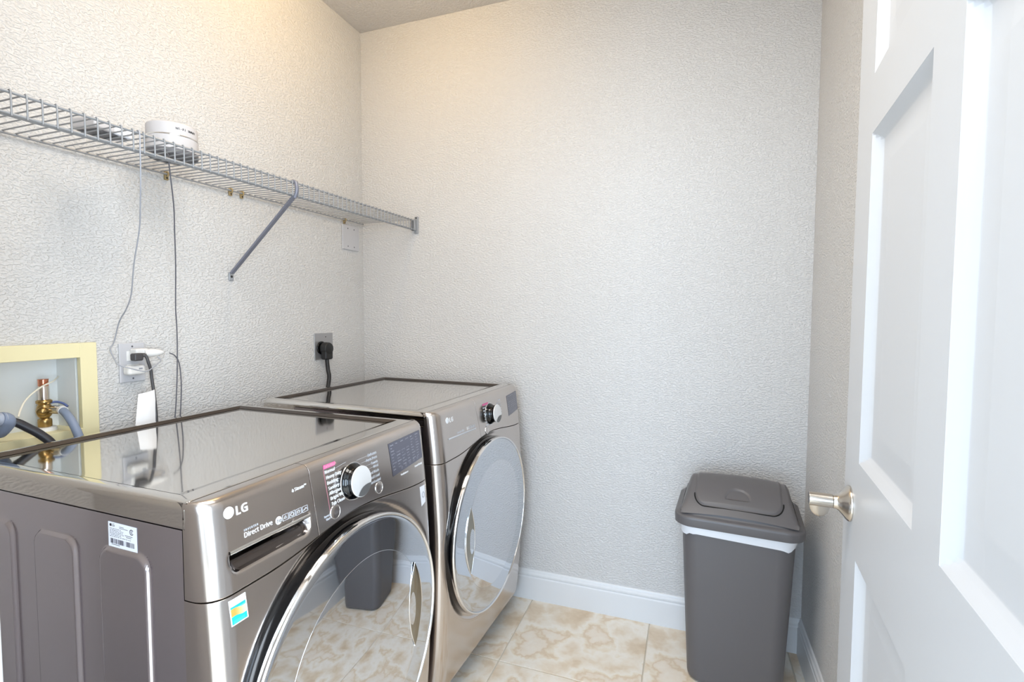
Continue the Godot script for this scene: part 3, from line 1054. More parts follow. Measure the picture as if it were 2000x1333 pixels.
	text("rating_lettering", "LG", Transform3D(Basis(), Vector3(0.4895, 0.9270, zz + 0.0002)), 0.0048, M.grey_dark, n)

func build_dryer():
	var n := thing("clothes_dryer", "graphite grey front-loading dryer in the corner beyond the washer, pull on its door's left", "dryer", Vector3(0.13, 0, 0.395), deg_to_rad(-2.5))
	n.scale = Vector3(1, 1, 1.02)
	cabinet(n, false)
	lid(n)
	lower_front(n)
	var h := MW / 2
	var split := func(t): return lerp(0.050, 0.073, t)
	put("fascia", upper_piece(func(_t): return h, func(t): return split.call(t) + 0.0003, func(_y, _z): return 0.0), M.steel, n)
	put("control_panel", upper_piece(func(t): return split.call(t) - 0.0003, func(_t): return -h, func(_y, _z): return 0.0), M.steel, n)
	machine_door(n, 1)
	knob(n, 0.919, -0.040, 0.032)
	button(n, 0.866, 0.000, 0.0148)
	emblem(n, 0.955, 0.272, 0.0096)
	text("brand_lettering", "LG", on_front(0.9535, 0.2605), 0.0150, M.print, n, HORIZONTAL_ALIGNMENT_LEFT, true)
	strip(n, "fascia_strip", 0.8960, 0.2770, 0.8905, 0.0850, 0.0042, 0.0010, M.print_dim, 20)
	text("sensor_lettering", "Sensor Dry", on_front(0.9035, 0.2200), 0.0072, M.print_dim, n)
	for k in 4:
		var xf := on_front(0.9035 - 0.0004 * k, 0.1430 - 0.0150 * k, 0.0006)
		var ic := Mb.new()
		ic.tube([xf * Vector3(-0.006, -0.005, 0), xf * Vector3(0.006, -0.005, 0), xf * Vector3(0.006, 0.005, 0), xf * Vector3(-0.006, 0.005, 0), xf * Vector3(-0.006, -0.005, 0)], 0.0005, 5)
		ic.tube([xf * Vector3(-0.003, -0.002, 0), xf * Vector3(0.0, 0.002, 0), xf * Vector3(0.003, -0.002, 0)], 0.0006, 5)
		put("feature_symbol", ic, M.print_dim if k else M.print, n)
	print_box(n, "programme_header", [Vector2(0.9570, 0.0180), Vector2(0.9570, -0.0300), Vector2(0.9645, -0.0310), Vector2(0.9645, 0.0175)], M.pink, 0.0005)
	var left := ["Normal", "Heavy Duty", "Bedding", "Sanitary", "Steam Fresh", "Small Load", "Delicates"]
	for k in 7: text("programme_lettering", left[k], on_front(0.9490 - 0.0108 * k, 0.0165 - 0.0022 * k), 0.0060, M.print_dim, n)
	var right := ["Towels", "Perm.Press", "Speed Dry", "Air Dry", "Time Dry", "Wrinkle Care"]
	for k in 6: text("programme_lettering", right[k], on_front(0.9570 - 0.0108 * k, -0.1420 - 0.001 * k), 0.0058, M.print_dim, n, HORIZONTAL_ALIGNMENT_RIGHT)
	print_box(n, "display", [Vector2(0.8780, -0.2100), Vector2(0.8900, -0.3100), Vector2(0.9680, -0.3080), Vector2(0.9610, -0.2030)], display_material(Color(0.78, 0.80, 0.84), Color(0.50, 0.50, 0.54), 7), 0.0006)
	put("side_screw", Mb.new().lathe([Vector2(0.005, 0), Vector2(0.005, 0.0012), Vector2(0.003, 0.0022), Vector2(0, 0.0024)], axis_to(Vector3(0, 0, 1), Vector3(0.64, 0.80, MW / 2 - 0.001)), 16), M.nickel, n)

# ------------------------------------------------------------------ wire shelf
func shelf_y(z: float) -> float: return 1.7405 - 0.0133 * z

func build_shelf():
	var n := thing("wire_shelf", "long white wire shelf with a turned-down front lip on the left wall", "shelf")
	var z0 := 0.006; var z1 := 1.848
	var front := 0.300
	var lip := 0.0415
	var L := func(x: float, z: float, dy: float): return Vector3(x, shelf_y(z) + dy, z)
	put("front_rail", Mb.new().tube([L.call(front, z0, 0), L.call(front, z1, 0)], 0.0030, 10), M.wire, n)
	put("lip_rail", Mb.new().tube([L.call(front + 0.001, z0, -lip), L.call(front + 0.001, z1, -lip)], 0.0030, 10), M.wire, n)
	put("lip_rail", Mb.new().tube([L.call(front - 0.0075, z0, -lip - 0.0015), L.call(front - 0.0075, z1, -lip - 0.0015)], 0.0026, 10), M.wire, n)
	put("back_rail", Mb.new().tube([L.call(0.009, z0, -0.001), L.call(0.009, z1, -0.001)], 0.0030, 10), M.wire, n)
	var proto: ArrayMesh = null
	var wm := Mb.new().tube([Vector3(0.006, 0.0035, 0), Vector3(front - 0.002, 0.0035, 0), Vector3(front + 0.0015, 0.0045, 0), Vector3(front + 0.0045, 0.002, 0), Vector3(front + 0.0045, -lip * 0.5, 0), Vector3(front + 0.0045, -lip - 0.004, 0)], 0.0018, 8)
	proto = wm.mesh()
	var z := 0.012
	while z < z1:
		var w := put("wire", proto, M.wire, n)
		w.position = Vector3(0, shelf_y(z), z)
		z += 0.025
	# bracket that holds the front corner on the back wall
	var eb := Mb.new()
	eb.rbox(Vector3(0.309, shelf_y(0) - 0.021, 0.0035), Vector3(0.021, 0.080, 0.007), 0.003, 2)
	eb.rbox(Vector3(0.3065, shelf_y(0) - 0.022, 0.012), Vector3(0.010, 0.052, 0.022), 0.002, 2)
	put("end_bracket", eb, M.wire, n)
	put("end_bracket_hook", Mb.new().rbox(Vector3(0.293, shelf_y(0) - 0.021, 0.013), Vector3(0.008, 0.052, 0.022), 0.002, 1), M.grey_dark, n)
	put("screw", Mb.new().lathe([Vector2(0.004, 0), Vector2(0.004, 0.001), Vector2(0, 0.002)], axis_to(Vector3(0, 0, 1), Vector3(0.309, shelf_y(0) + 0.012, 0.0068)), 12), M.screw, n)
	# diagonal brace: channel strip from the lip down to a foot on the wall
	var a := Vector3(0.010, 1.436, 0.769)
	var b := Vector3(0.302, shelf_y(0.774) - lip - 0.004, 0.774)
	var dir := (b - a).normalized()
	var side := Vector3(0, 0, 1)
	var nrm := dir.cross(side).normalized()
	var bs := Basis(nrm, dir, nrm.cross(dir))
	var br := Mb.new()
	br.rbox((a + b) / 2, Vector3(0.0025, (b - a).length(), 0.014), 0.001, 1, bs)
	for s in [-1, 1]: br.rbox((a + b) / 2 + bs * Vector3(-0.003, 0, 0.0065 * s), Vector3(0.006, (b - a).length(), 0.0016), 0.0005, 1, bs)
	put("brace", br, M.brace, n)
	put("brace_hook", Mb.new().tube([b + Vector3(-0.002, -0.004, 0), b + Vector3(0.006, 0.012, 0), b + Vector3(0.0085, 0.026, 0), b + Vector3(0.004, 0.047, 0), b + Vector3(-0.006, 0.051, 0), b + Vector3(-0.012, 0.044, 0)], 0.0062, 8), M.brace, n)
	put("brace_foot", Mb.new().rbox(Vector3(0.003, 1.426, 0.769), Vector3(0.006, 0.030, 0.019), 0.0025, 2), M.wire, n)
	put("screw", Mb.new().lathe([Vector2(0.0042, 0), Vector2(0.0042, 0.0012), Vector2(0, 0.002)], axis_to(Vector3(1, 0, 0), Vector3(0.006, 1.4255, 0.769)), 12), M.screw, n)
	for zc in [0.994, 0.764, 0.717, 0.145]:
		var c := Mb.new()
		c.rbox(Vector3(0.004, shelf_y(zc) - 0.006, zc), Vector3(0.008, 0.026, 0.012), 0.002, 1)
		c.tube([Vector3(0.004, shelf_y(zc) + 0.006, zc), Vector3(0.012, shelf_y(zc) + 0.005, zc), Vector3(0.015, shelf_y(zc) - 0.002, zc), Vector3(0.011, shelf_y(zc) - 0.008, zc)], 0.0028, 7)
		put("wall_clip", c, M.clip, n)
		put("screw", Mb.new().lathe([Vector2(0.003, 0), Vector2(0, 0.0015)], axis_to(Vector3(1, 0, 0), Vector3(0.008, shelf_y(zc) - 0.013, zc)), 10), M.screw, n)

func build_shelf_devices():
	var yb := shelf_y(1.08) + 0.0065
	var n := thing("round_hub", "round white plastic hub with a chrome band standing on the wire shelf", "hub", Vector3(0.150, yb, 1.078))
	put("hub_base", Mb.new().lathe([Vector2(0, 0), Vector2(0.057, 0), Vector2(0.061, 0.003), Vector2(0.0625, 0.008), Vector2(0.0625, 0.017)], Transform3D(), 56), M.grey_dark, n)
	put("hub_body", Mb.new().lathe([Vector2(0.0615, 0.016), Vector2(0.0628, 0.0175), Vector2(0.0628, 0.052), Vector2(0.0618, 0.0525)], Transform3D(), 56), M.hub_grey, n)
	put("chrome_band", Mb.new().lathe([Vector2(0.0625, 0.0515), Vector2(0.0637, 0.0525), Vector2(0.0637, 0.0545), Vector2(0.0625, 0.0555)], Transform3D(), 56), M.chrome, n)
	put("hub_cap", Mb.new().lathe([Vector2(0.0615, 0.055), Vector2(0.0626, 0.056), Vector2(0.0626, 0.083), Vector2(0.0612, 0.087), Vector2(0.057, 0.0895), Vector2(0.0, 0.0905)], Transform3D(), 56), M.hub_grey, n)
	# small dark lettering wrapped round the cap
	var word := "Wi-Fi SMART"
	for k in word.length():
		if word[k] == " ": continue
		var an := deg_to_rad(-26.0 + 4.6 * k)     # 0 looks along +x
		var dir := Vector3(cos(an), 0, -sin(an))
		var xf := Transform3D(Basis(Vector3(-sin(an), 0, -cos(an)), Vector3.UP, dir), dir * 0.0628 + Vector3(0, 0.071, 0))
		text("hub_lettering", word[k], xf, 0.0058, M.cord_black, n, HORIZONTAL_ALIGNMENT_CENTER, true)
	var yf := shelf_y(1.29) + 0.0075
	var f := thing("flat_adapter", "small flat white plastic adapter lying on the wire shelf left of the round hub", "adapter", Vector3(0.185, yf, 1.285), deg_to_rad(8))
	put("adapter_body", Mb.new().rbox(Vector3(0, 0.013, 0.018), Vector3(0.075, 0.026, 0.05), 0.005, 2), M.hub_grey, f)
	put("adapter_cover", Mb.new().rbox(Vector3(0, 0.012, -0.030), Vector3(0.072, 0.024, 0.046), 0.005, 2), M.sticker, f)
	put("adapter_foot", Mb.new().rbox(Vector3(0, -0.0005, -0.005), Vector3(0.06, 0.002, 0.075), 0.0008, 1), M.grey_dark, f)
	# their cords
	var c1 := [Vector3(0.185, yf + 0.010, 1.237), Vector3(0.225, yf + 0.006, 1.243), Vector3(0.27, 1.731, 1.262), Vector3(0.296, 1.729, 1.272), Vector3(0.3085, 1.722, 1.275), Vector3(0.311, 1.68, 1.277), Vector3(0.306, 1.640, 1.274), Vector3(0.298, 1.600, 1.270), Vector3(0.270, 1.545, 1.254), Vector3(0.24, 1.502, 1.238), Vector3(0.19, 1.420, 1.221), Vector3(0.14, 1.344, 1.198), Vector3(0.10, 1.303, 1.187), Vector3(0.06, 1.270, 1.180), Vector3(0.03, 1.213, 1.177), Vector3(0.028, 1.192, 1.186), Vector3(0.038, 1.165, 1.182), Vector3(0.048, 1.149, 1.178), Vector3(0.062, 1.139, 1.160), Vector3(0.072, 1.126, 1.122), Vector3(0.067, 1.138, 1.093), Vector3(0.056, 1.152, 1.066), Vector3(0.045, 1.164, 1.068)]
	tag(put("adapter_cord", Mb.new().tube(curve(c1), 0.0017, 8), M.cord_grey), "thin pale cord hanging from the flat adapter over the shelf lip to the outlet", "cord")
	var c2 := [Vector3(0.150, yb + 0.009, 1.1425), Vector3(0.172, yb + 0.0045, 1.1485), Vector3(0.186, yb + 0.004, 1.137), Vector3(0.194, yb - 0.002, 1.1275), Vector3(0.197, yb - 0.012, 1.1245), Vector3(0.195, yb - 0.035, 1.1225), Vector3(0.17, 1.6, 1.095), Vector3(0.15, 1.532, 1.080), Vector3(0.12, 1.433, 1.058), Vector3(0.09, 1.313, 1.040), Vector3(0.08, 1.251, 1.031), Vector3(0.072, 1.172, 1.026), Vector3(0.07, 1.093, 1.028), Vector3(0.07, 1.015, 1.034), Vector3(0.07, 0.953, 1.040), Vector3(0.07, 0.90, 1.038), Vector3(0.068, 0.885, 1.030), Vector3(0.068, 0.90, 1.023), Vector3(0.066, 0.955, 1.020), Vector3(0.06, 1.058, 1.008), Vector3(0.052, 1.130, 1.005), Vector3(0.046, 1.160, 1.013), Vector3(0.044, 1.172, 1.030)]
	tag(put("hub_cord", Mb.new().tube(curve(c2), 0.0017, 8), M.cord_mid), "thin grey cord hanging from the round hub behind the washer and back up", "cord")

# ------------------------------------------------------------------ outlets, plugs and cords on the left wall
func build_outlets():
	# duplex outlet over the washer
	var o := thing("wall_outlet", "white duplex outlet plate above the washer, crowded with plugs", "outlet", Vector3(0, 1.149, 1.1135))
	put("cover_plate", Mb.new().rbox(Vector3(0.003, 0, 0), Vector3(0.006, 0.116, 0.072), 0.003, 2), M.plate_white, o)
	for s in [-1, 1]: put("receptacle", Mb.new().rbox(Vector3(0.0065, 0.0195 * s, 0), Vector3(0.003, 0.029, 0.034), 0.0012, 1), M.plastic_white, o)
	for s in [-1, 1]: put("screw", Mb.new().lathe([Vector2(0.0028, 0), Vector2(0, 0.0012)], axis_to(Vector3(1, 0, 0), Vector3(0.006, 0.047 * s, 0)), 10), M.cord_mid, o)
	# white charger plugs
	var up := thing("charger_plug", "long white charger plug in the upper socket, reaching right past the plate", "plug", Vector3(0.0085, 1.174, 1.095))
	var ub := Mb.new()
	ub.rbox(Vector3(0.016, 0.0035, 0.012), Vector3(0.030, 0.025, 0.035), 0.005, 2)
	put("plug_body", ub, M.plastic_white, up)
	put("plug_barrel", Mb.new().tube([Vector3(0.026, 0.002, 0.005), Vector3(0.031, 0.002, -0.02), Vector3(0.034, 0.0015, -0.036), Vector3(0.034, 0.001, -0.046)], [0.0120, 0.0118, 0.0085, 0.004], 14), M.plastic_white, up)
	var lo := thing("charger_plug", "squat white charger block in the lower socket with a rounded underside", "plug", Vector3(0.0085, 1.128, 1.119))
	put("plug_body", Mb.new().rbox(Vector3(0.015, 0.0, 0.002), Vector3(0.030, 0.028, 0.05), 0.009, 3), M.plastic_white, lo)
	put("indicator", Mb.new().rbox(Vector3(0.0302, 0.004, -0.006), Vector3(0.001, 0.005, 0.010), 0.0004, 1), M.cord_grey, lo)
	# washer power cord with its paper tag
	var w := thing("washer_power_cord", "dark grey power cord with flat plug and white paper tag behind the washer", "power cord", Vector3.ZERO)
	put("plug", Mb.new().rbox(Vector3(0.045, 1.167, 1.127), Vector3(0.022, 0.022, 0.026), 0.005, 2), M.cord_dark, w)
	put("strain_relief", Mb.new().tube([Vector3(0.046, 1.171, 1.118), Vector3(0.051, 1.1715, 1.110), Vector3(0.053, 1.1695, 1.107)], [0.0072, 0.006, 0.0052], 10), M.cord_dark, w)
	put("cord", Mb.new().tube(curve([Vector3(0.050, 1.1715, 1.112), Vector3(0.0545, 1.167, 1.107), Vector3(0.058, 1.152, 1.1045), Vector3(0.058, 1.128, 1.098), Vector3(0.058, 1.100, 1.0955), Vector3(0.063, 1.070, 1.0955), Vector3(0.070, 1.04, 1.0975), Vector3(0.075, 1.0, 1.0985), Vector3(0.078, 0.95, 1.10), Vector3(0.08, 0.82, 1.10)]), 0.0042, 10), M.cord_dark, w)
	var P := []
	for j in 9:
		for i in 9:
			var u := i / 8.0
			var v := j / 8.0
			var wd: float = lerp(0.070, 0.046, v)
			var zc: float = lerp(1.131, 1.122, v)
			P.append(Vector3(0.079 + 0.006 * sin(u * PI) - 0.006 * v, lerp(0.93, 1.070, v) - 0.007 * (1 - u) * v, zc + wd * (0.5 - u)))
	var tg := put("paper_tag", Mb.new().grid(P, 9, 9), M.paper, w)
	tag(tg, "white paper tag")
	# dryer outlet and its cord
	var d := thing("wall_outlet", "square grey metal outlet plate behind the dryer, holding a black plug", "outlet", Vector3(0, 1.149, 0.297))
	put("cover_plate", Mb.new().rbox(Vector3(0.002, 0, 0), Vector3(0.004, 0.118, 0.118), 0.0015, 1), M.plate_metal, d)
	put("receptacle", Mb.new().lathe([Vector2(0.029, 0.002), Vector2(0.029, 0.006), Vector2(0.027, 0.008), Vector2(0, 0.0085)], axis_to(Vector3(1, 0, 0), Vector3(0.002, -0.006, 0.018)), 32), M.gloss_black, d)
	for s in [-1, 1]: put("screw", Mb.new().lathe([Vector2(0.003, 0), Vector2(0, 0.0012)], axis_to(Vector3(1, 0, 0), Vector3(0.004, 0.042 * s, -0.012)), 10), M.screw, d)
	var c := thing("dryer_power_cord", "thick black dryer cord with a right-angle plug in the square metal plate", "power cord", Vector3.ZERO)
	put("plug", Mb.new().lathe([Vector2(0.020, 0.0), Vector2(0.0275, 0.004), Vector2(0.0285, 0.012), Vector2(0.0275, 0.030), Vector2(0.024, 0.036), Vector2(0.0, 0.038)], axis_to(Vector3(1, 0, 0), Vector3(0.0095, 1.140, 0.309)), 32), M.cord_black, c)
	put("plug_tail", Mb.new().rbox(Vector3(0.030, 1.116, 0.309), Vector3(0.030, 0.050, 0.048), 0.008, 2), M.cord_black, c)
	put("cord", Mb.new().tube(curve([Vector3(0.032, 1.100, 0.313), Vector3(0.036, 1.075, 0.315), Vector3(0.042, 1.045, 0.318), Vector3(0.050, 1.019, 0.321), Vector3(0.054, 0.99, 0.330), Vector3(0.058, 0.94, 0.345), Vector3(0.06, 0.80, 0.35)]), 0.0088, 12), M.cord_black, c)
	# blank cover in the corner
	var b := thing("blank_plate", "blank two-gang cover plate with four screws just under the shelf corner", "cover plate", Vector3(0, 1.6595, 0.099))
	put("cover_plate", Mb.new().rbox(Vector3(0.003, 0, 0), Vector3(0.006, 0.117, 0.124), 0.003, 2), M.plate_white, b)
	for sy in [-1, 1]:
		for sz in [-1, 1]: put("screw", Mb.new().lathe([Vector2(0.0032, 0), Vector2(0.0028, 0.001), Vector2(0, 0.0014)], axis_to(Vector3(1, 0, 0), Vector3(0.006, 0.042 * sy, 0.023 * sz)), 10), M.cord_mid, b)

# ------------------------------------------------------------------ washer box in the wall, valve and hoses
func build_plumbing():
	var o := thing("washer_box", "cream framed recessed water outlet box in the left wall behind the washer", "outlet box", Vector3.ZERO)
	var fr := Mb.new()
	var z0 := 1.212; var z1 := 1.520; var i0 := 1.252; var i1 := 1.480
	var ya := 0.925; var yz := 1.2135; var iy := 1.1745; var ib := 0.984
	var x := 0.0075
	fr.rbox(Vector3(x, (ya + yz) / 2, (z0 + i0) / 2), Vector3(0.015, yz - ya, i0 - z0), 0.0015, 1)
	fr.rbox(Vector3(x, (ya + yz) / 2, (z1 + i1) / 2), Vector3(0.015, yz - ya, z1 - i1), 0.0015, 1)
	fr.rbox(Vector3(x, (iy + yz) / 2, (i0 + i1) / 2), Vector3(0.015, yz - iy, i1 - i0 + 0.001), 0.0015, 1)
	fr.rbox(Vector3(x, (ya + ib) / 2, (i0 + i1) / 2), Vector3(0.015, ib - ya, i1 - i0 + 0.001), 0.0015, 1)
	put("frame", fr, M.cream, o)
	var ln := Mb.new()
	var dp := -0.088
	ln.rbox(Vector3(dp - 0.004, 1.08, 1.366), Vector3(0.008, 0.21, 0.24), 0.0005, 1)
	ln.rbox(Vector3((dp + 0.0) / 2 - 0.004, 1.08, i0 - 0.004), Vector3(-dp - 0.008, 0.205, 0.008), 0.0005, 1)
	ln.rbox(Vector3((dp + 0.0) / 2 - 0.004, 1.08, i1 + 0.004), Vector3(-dp - 0.008, 0.205, 0.008), 0.0005, 1)
	ln.rbox(Vector3((dp + 0.0) / 2 - 0.004, iy + 0.004, 1.366), Vector3(-dp - 0.008, 0.008, 0.228), 0.0005, 1)
	put("box_liner", ln, M.liner, o)
	put("box_ledge", Mb.new().rbox(Vector3((dp + 0.0) / 2 + 0.0, ib - 0.004, 1.366), Vector3(-dp - 0.001, 0.008, 0.228), 0.001, 1), M.cream, o)
	# valve: capped copper stub over a brass body with its outlet to the right
	var v := thing("water_valve", "brass water valve topped by a capped copper stub inside the cream box", "valve", Vector3(-0.045, ib, 1.305))
	put("escutcheon", Mb.new().lathe([Vector2(0.0245, 0.0), Vector2(0.0245, 0.007), Vector2(0.022, 0.0095), Vector2(0, 0.0098)], Transform3D(), 32), M.plastic_white, v)
	put("valve_nut", Mb.new().lathe([Vector2(0.0115, 0.0095), Vector2(0.0150, 0.011), Vector2(0.0155, 0.024), Vector2(0.0150, 0.030), Vector2(0.0105, 0.0325), Vector2(0.010, 0.036)], Transform3D(), 8), M.brass, v)
	var vb := Mb.new().lathe([Vector2(0.010, 0.034), Vector2(0.0145, 0.040), Vector2(0.0175, 0.052), Vector2(0.0145, 0.066), Vector2(0.0115, 0.070), Vector2(0.0165, 0.073), Vector2(0.0168, 0.079), Vector2(0.0130, 0.082), Vector2(0, 0.0825)], Transform3D(), 28)
	vb.lathe([Vector2(0.0, -0.001), Vector2(0.0118, 0.0), Vector2(0.0122, 0.010), Vector2(0.0095, 0.0115), Vector2(0.0092, 0.020)], axis_to(Vector3(-0.9, 0, -0.4), Vector3(0.018, 0.052, 0.013)), 22)
	put("valve_body", vb, M.brass, v)
	put("valve_outlet", Mb.new().tube([Vector3(0.006, 0.054, -0.006), Vector3(0.016, 0.054, -0.013), Vector3(0.030, 0.053, -0.020)], [0.0105, 0.0112, 0.0112], 12), M.nickel, v)
	put("valve_handle", Mb.new().tube(curve([Vector3(0.004, 0.072, -0.010), Vector3(0.012, 0.073, -0.022), Vector3(0.024, 0.068, -0.030), Vector3(0.034, 0.060, -0.034)]), 0.0030, 8), M.blue, v)
	put("copper_stub", Mb.new().lathe([Vector2(0.0108, 0.080), Vector2(0.0108, 0.134), Vector2(0.0112, 0.1345), Vector2(0.0112, 0.1362), Vector2(0, 0.1364)], Transform3D(), 28), M.copper, v)
	put("solder_sleeve", Mb.new().lathe([Vector2(0.0109, 0.0815), Vector2(0.0114, 0.0825), Vector2(0.0114, 0.117), Vector2(0.0109, 0.118)], Transform3D(), 28), M.tinned, v)
	# supply hose from the valve down behind the washer
	var h1 := thing("supply_hose", "blue-grey water hose bending from the brass valve down behind the washer", "hose", Vector3.ZERO)
	put("hose", Mb.new().tube(curve([Vector3(-0.013, 1.038, 1.285), Vector3(0.005, 1.036, 1.2895), Vector3(0.028, 1.026, 1.2925), Vector3(0.048, 1.006, 1.2925), Vector3(0.062, 0.981, 1.291), Vector3(0.071, 0.953, 1.290), Vector3(0.078, 0.90, 1.29), Vector3(0.08, 0.78, 1.29)]), 0.0098, 14), M.hose_grey, h1)
	put("hose_ferrule", Mb.new().tube([Vector3(-0.010, 1.0382, 1.2858), Vector3(0.004, 1.0366, 1.2893)], 0.0112, 14), M.plastic_white, h1)
	# dark hose coming from the left
	tag(put("supply_hose", Mb.new().tube(curve([Vector3(0.005, 1.045, 1.455), Vector3(0.025, 1.044, 1.432), Vector3(0.040, 1.033, 1.406), Vector3(0.050, 1.015, 1.386), Vector3(0.062, 0.995, 1.368), Vector3(0.076, 0.968, 1.353), Vector3(0.082, 0.92, 1.345), Vector3(0.084, 0.80, 1.342)]), 0.0098, 14), M.hose_dark), "black rubber water hose arching out from under the ribbed drain hose", "hose")
	# ribbed drain hose with its smooth elbow
	var dh := thing("drain_hose", "ribbed blue-grey drain hose with a smooth elbow at the left edge of the box", "hose", Vector3.ZERO)
	var path := curve([Vector3(0.090, 1.055, 1.56), Vector3(0.090, 1.056, 1.52), Vector3(0.090, 1.055, 1.478), Vector3(0.089, 1.053, 1.446)], 14)
	var rr := []
	for k in path.size(): rr.append(0.0135 + (0.0016 if k % 4 < 2 else -0.0006))
	put("ribbed_hose", Mb.new().tube(path, rr, 18), M.hose_drain, dh)
	var el := curve([Vector3(0.0895, 1.0536, 1.4555), Vector3(0.088, 1.0515, 1.4475), Vector3(0.085, 1.047, 1.442), Vector3(0.078, 1.039, 1.4395), Vector3(0.066, 1.028, 1.4405), Vector3(0.05, 1.018, 1.4405)], 5)
	put("hose_elbow", Mb.new().tube(el, 0.0158, 18), M.hose_grey, dh)
	tag(put("thin_tube", Mb.new().tube(curve([Vector3(0.035, 1.043, 1.397), Vector3(0.018, 1.058, 1.384), Vector3(0.0, 1.0765, 1.3645), Vector3(-0.012, 1.092, 1.342), Vector3(-0.024, 1.105, 1.315), Vector3(-0.035, 1.113, 1.288), Vector3(-0.066, 1.121, 1.260)]), 0.0021, 8), M.tube_clear), "thin off-white plastic tube curving across the copper stub in the box", "tube")

# ------------------------------------------------------------------ bin
func loft(rings: Array, r_of = null) -> Mb:     # rings: [half x, half z, corner radius, y, shift x, shift z]
	var P := []
	var n := 0
	for q in rings:
		var ol := rounded(q[0], q[1], q[2], 7)
		n = ol.size()
		for p in ol: P.append(Vector3(p.x + (q[4] if q.size() > 4 else 0.0), q[3], p.y + (q[5] if q.size() > 5 else 0.0)))
	return Mb.new().grid(P, n, rings.size(), true)

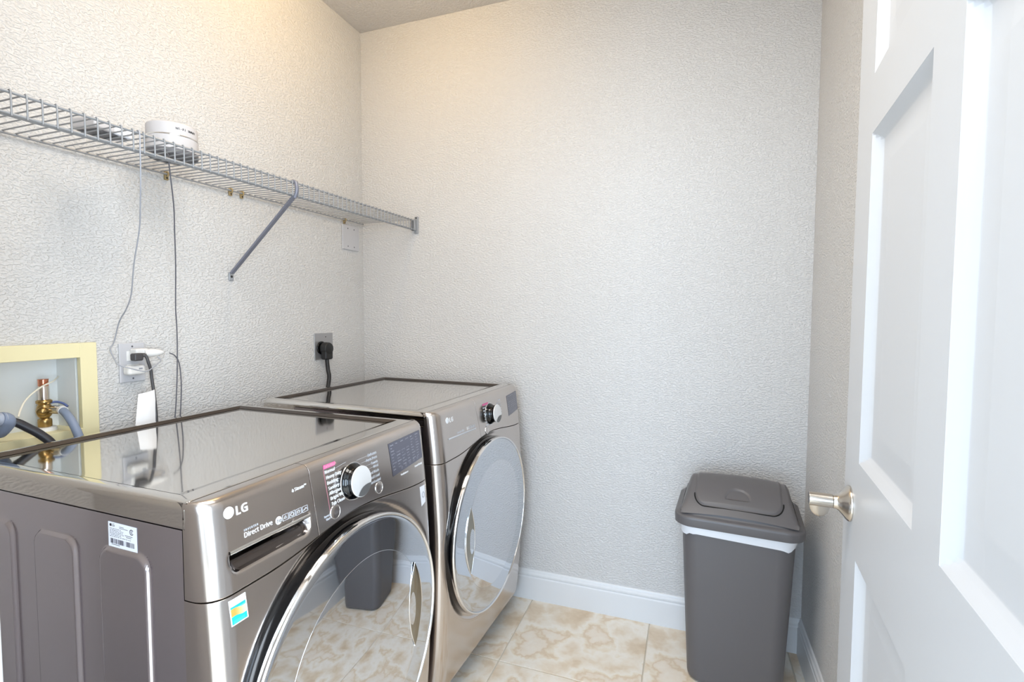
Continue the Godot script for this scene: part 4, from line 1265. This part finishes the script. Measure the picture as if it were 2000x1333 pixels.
func build_bin():
	var at := Vector3(1.722, 0, 0.203)
	var yaw := deg_to_rad(-4.5)
	var n := thing("trash_bin", "tall dark grey-brown plastic bin with a swing lid in the back right corner", "bin", at, yaw)
	var body := []
	body.append([0.05, 0.03, 0.02, 0.004])
	for q in [[0.135, 0.003], [0.1455, 0.004], [0.1505, 0.010], [0.1525, 0.022], [0.160, 0.18], [0.168, 0.36], [0.1755, 0.54], [0.177, 0.585]]:
		body.append([q[0], q[0] - 0.0385, 0.05, q[1]])
	put("bin_body", loft(body), M.bin, n)
	# lid: overhanging rim, sloping shoulder and barrel-shaped hood
	var rim := [[0.178, 0.140, 0.05, 0.585], [0.196, 0.158, 0.055, 0.5745], [0.1995, 0.1615, 0.056, 0.577], [0.2010, 0.1630, 0.057, 0.600], [0.2000, 0.1620, 0.057, 0.6065], [0.1960, 0.1580, 0.056, 0.6105], [0.1890, 0.1510, 0.055, 0.613], [0.183, 0.146, 0.053, 0.618], [0.1795, 0.143, 0.052, 0.627]]
	put("lid_rim", loft(rim), M.bin, n)
	# hood: side walls end in an arch along z
	var hood_y := func(z: float, x: float): return 0.627 + 0.090 * (1.0 - pow(min(1.0, abs(z) / 0.151), 1.75)) - 0.010 * pow(abs(x) / 0.17, 2)
	var P := []
	var nu := 49
	var nv := 41
	for j in nv:
		for i in nu:
			var v := -1.0 + 2.0 * j / (nv - 1)
			var u := -1.0 + 2.0 * i / (nu - 1)
			var z: float = 0.1505 * v
			var hy: float = hood_y.call(z, 0.0)
			var k := (hy - 0.628) / 0.09
			var hx: float = lerp(0.178, 0.160, k)
			# the outermost steps fold down as side walls
			var uu := clampf(abs(u) / 0.88, 0, 1)
			var x: float = sign(u) * hx * (uu if abs(u) < 0.88 else 1.0 + 0.018 * k * (abs(u) - 0.88) / 0.12 * 6.0)
			var y: float = hood_y.call(z, x)
			if abs(u) > 0.80:
				var f := clampf((abs(u) - 0.80) / 0.20, 0, 1)
				x = sign(u) * lerp(hx * 0.80 / 0.88, lerp(hx, 0.1785, sstep(0.3, 1, f)), sstep(0.0, 0.45, f) * 0.9 + 0.1 * f)
				y = lerp(y, 0.6265, sstep(0.15, 1.0, f))
			P.append(Vector3(x, y, -z))
	put("lid_hood", Mb.new().grid(P, nu, nv), M.bin, n)
	# swing flap, a little proud of the hood, with a dark gap round it
	var edge := []
	var flap := []
	var hxf := 0.134
	for j in 61:
		for i in 65:
			var u := -1.0 + i / 32.0
			var v := j / 60.0
			var zf: float = lerp(0.128, -0.128, v)
			var cr := 0.035
			var dz: float = max(0.0, abs(zf) - (0.128 - cr))
			var wx: float = hxf - (cr - sqrt(max(0.0, cr * cr - dz * dz)))
			var x: float = u * wx
			var y: float = hood_y.call(zf, x) + 0.0042
			# thumb scoop
			var sc: float = Vector2(x / 0.040, (zf - 0.103) / 0.034).length()
			if zf < 0.1035 and sc < 1.0: y -= 0.010 * sstep(1.0, 0.75, sc) * 1.0
			if j == 0 or j == 60 or i == 0 or i == 64: y -= 0.004
			flap.append(Vector3(x, y, zf))
	put("swing_flap", Mb.new().grid(flap, 65, 61), M.bin, n)
	var loop := []
	for k in 65:
		var ol := rounded(hxf + 0.0030, 0.1312, 0.037, 15)
		var p: Vector2 = ol[k % 64]
		loop.append(Vector3(p.x, hood_y.call(p.y, p.x) + 0.0012, p.y))
	put("flap_gap", Mb.new().tube(loop, 0.0020, 6, false), M.gap, n)
	# bag: its folded-over top shows as a pale band between body and lid
	var g := Mb.new()
	var nn := 0
	var rng := RandomNumberGenerator.new()
	rng.seed = 21
	var ol0 := rounded(1, 1, 0.3, 7)
	var low := []
	for i in ol0.size(): low.append(0.540 + 0.006 * sin(i * 0.9) + rng.randf_range(-0.003, 0.003))
	low[ol0.size() - 1] = low[0]
	var Q := []
	for j in 7:
		var v := j / 6.0
		var hx: float = lerp(0.1790, 0.1815, v) 
		var ol := rounded(hx, hx - 0.0385, 0.052, 7)
		nn = ol.size()
		for i in nn:
			var y: float = lerp(low[i], 0.5840, v)
			var rp: float = 0.0010 * sin(i * 2.7 + v * 5.0) + 0.0012 * sin(v * 9.0 + i * 0.8)
			var d := Vector2(ol[i].x, ol[i].y).normalized()
			Q.append(Vector3(ol[i].x + d.x * rp, y, ol[i].y + d.y * rp))
	g.grid(Q, nn, 7, true)
	var bag := put("trash_bag", g, M.bag)
	bag.position = at
	bag.rotation.y = yaw
	tag(bag, "white plastic bag folded over the bin's edge under the swing lid", "trash bag")

# ------------------------------------------------------------------ ceiling lamp (just above the frame)
func build_lamp():
	var at := Vector3(0.52, H, 0.70)
	var n := thing("ceiling_lamp", "flush round ceiling lamp with a warm glowing dome near the left wall", "lamp", at)
	put("lamp_base", Mb.new().lathe([Vector2(0.0, -0.024), Vector2(0.118, -0.024), Vector2(0.125, -0.018), Vector2(0.125, -0.001), Vector2(0.0, -0.0005)], Transform3D(), 48), M.lamp_base, n)
	var gm := mat(Color(0.95, 0.92, 0.86), 0.4)
	gm.emission_enabled = true
	gm.emission = Color(1.0, 0.80, 0.55)
	gm.emission_energy_multiplier = 2.0
	var pr := [Vector2(0.0, -0.125)]
	for k in range(1, 13):
		var a := PI / 2 * k / 12.0
		pr.append(Vector2(0.112 * sin(a), -0.024 - 0.101 * cos(a)))
	put("lamp_dome", Mb.new().lathe(pr, Transform3D(), 48), gm, n)
	# unseen flat panel added to the ceiling as fill light
	var q := thing("added_panel", "unseen flat rectangular ceiling light added over the room for fill", "lamp", Vector3(1.15, H, 1.4))
	put("panel_frame", Mb.new().rbox(Vector3(0, -0.0255, 0), Vector3(0.92, 0.05, 0.62), 0.006, 2), M.trim, q)
	var dm := mat(Color(0.92, 0.92, 0.92), 0.5)
	dm.emission_enabled = true
	dm.emission = Color(0.92, 0.96, 1.0)
	dm.emission_energy_multiplier = 1.0
	put("diffuser", Mb.new().rbox(Vector3(0, -0.053, 0), Vector3(0.86, 0.006, 0.56), 0.001, 1), dm, q)
	var l := OmniLight3D.new()
	l.name = "lamp_bulb"
	l.position = at + Vector3(0, -0.085, 0)
	l.light_color = Color(1.0, 0.845, 0.58)
	l.light_energy = 0.14
	l.light_size = 0.06
	l.omni_range = 8.0
	l.omni_attenuation = 2.0
	l.shadow_enabled = true
	add_child(l)
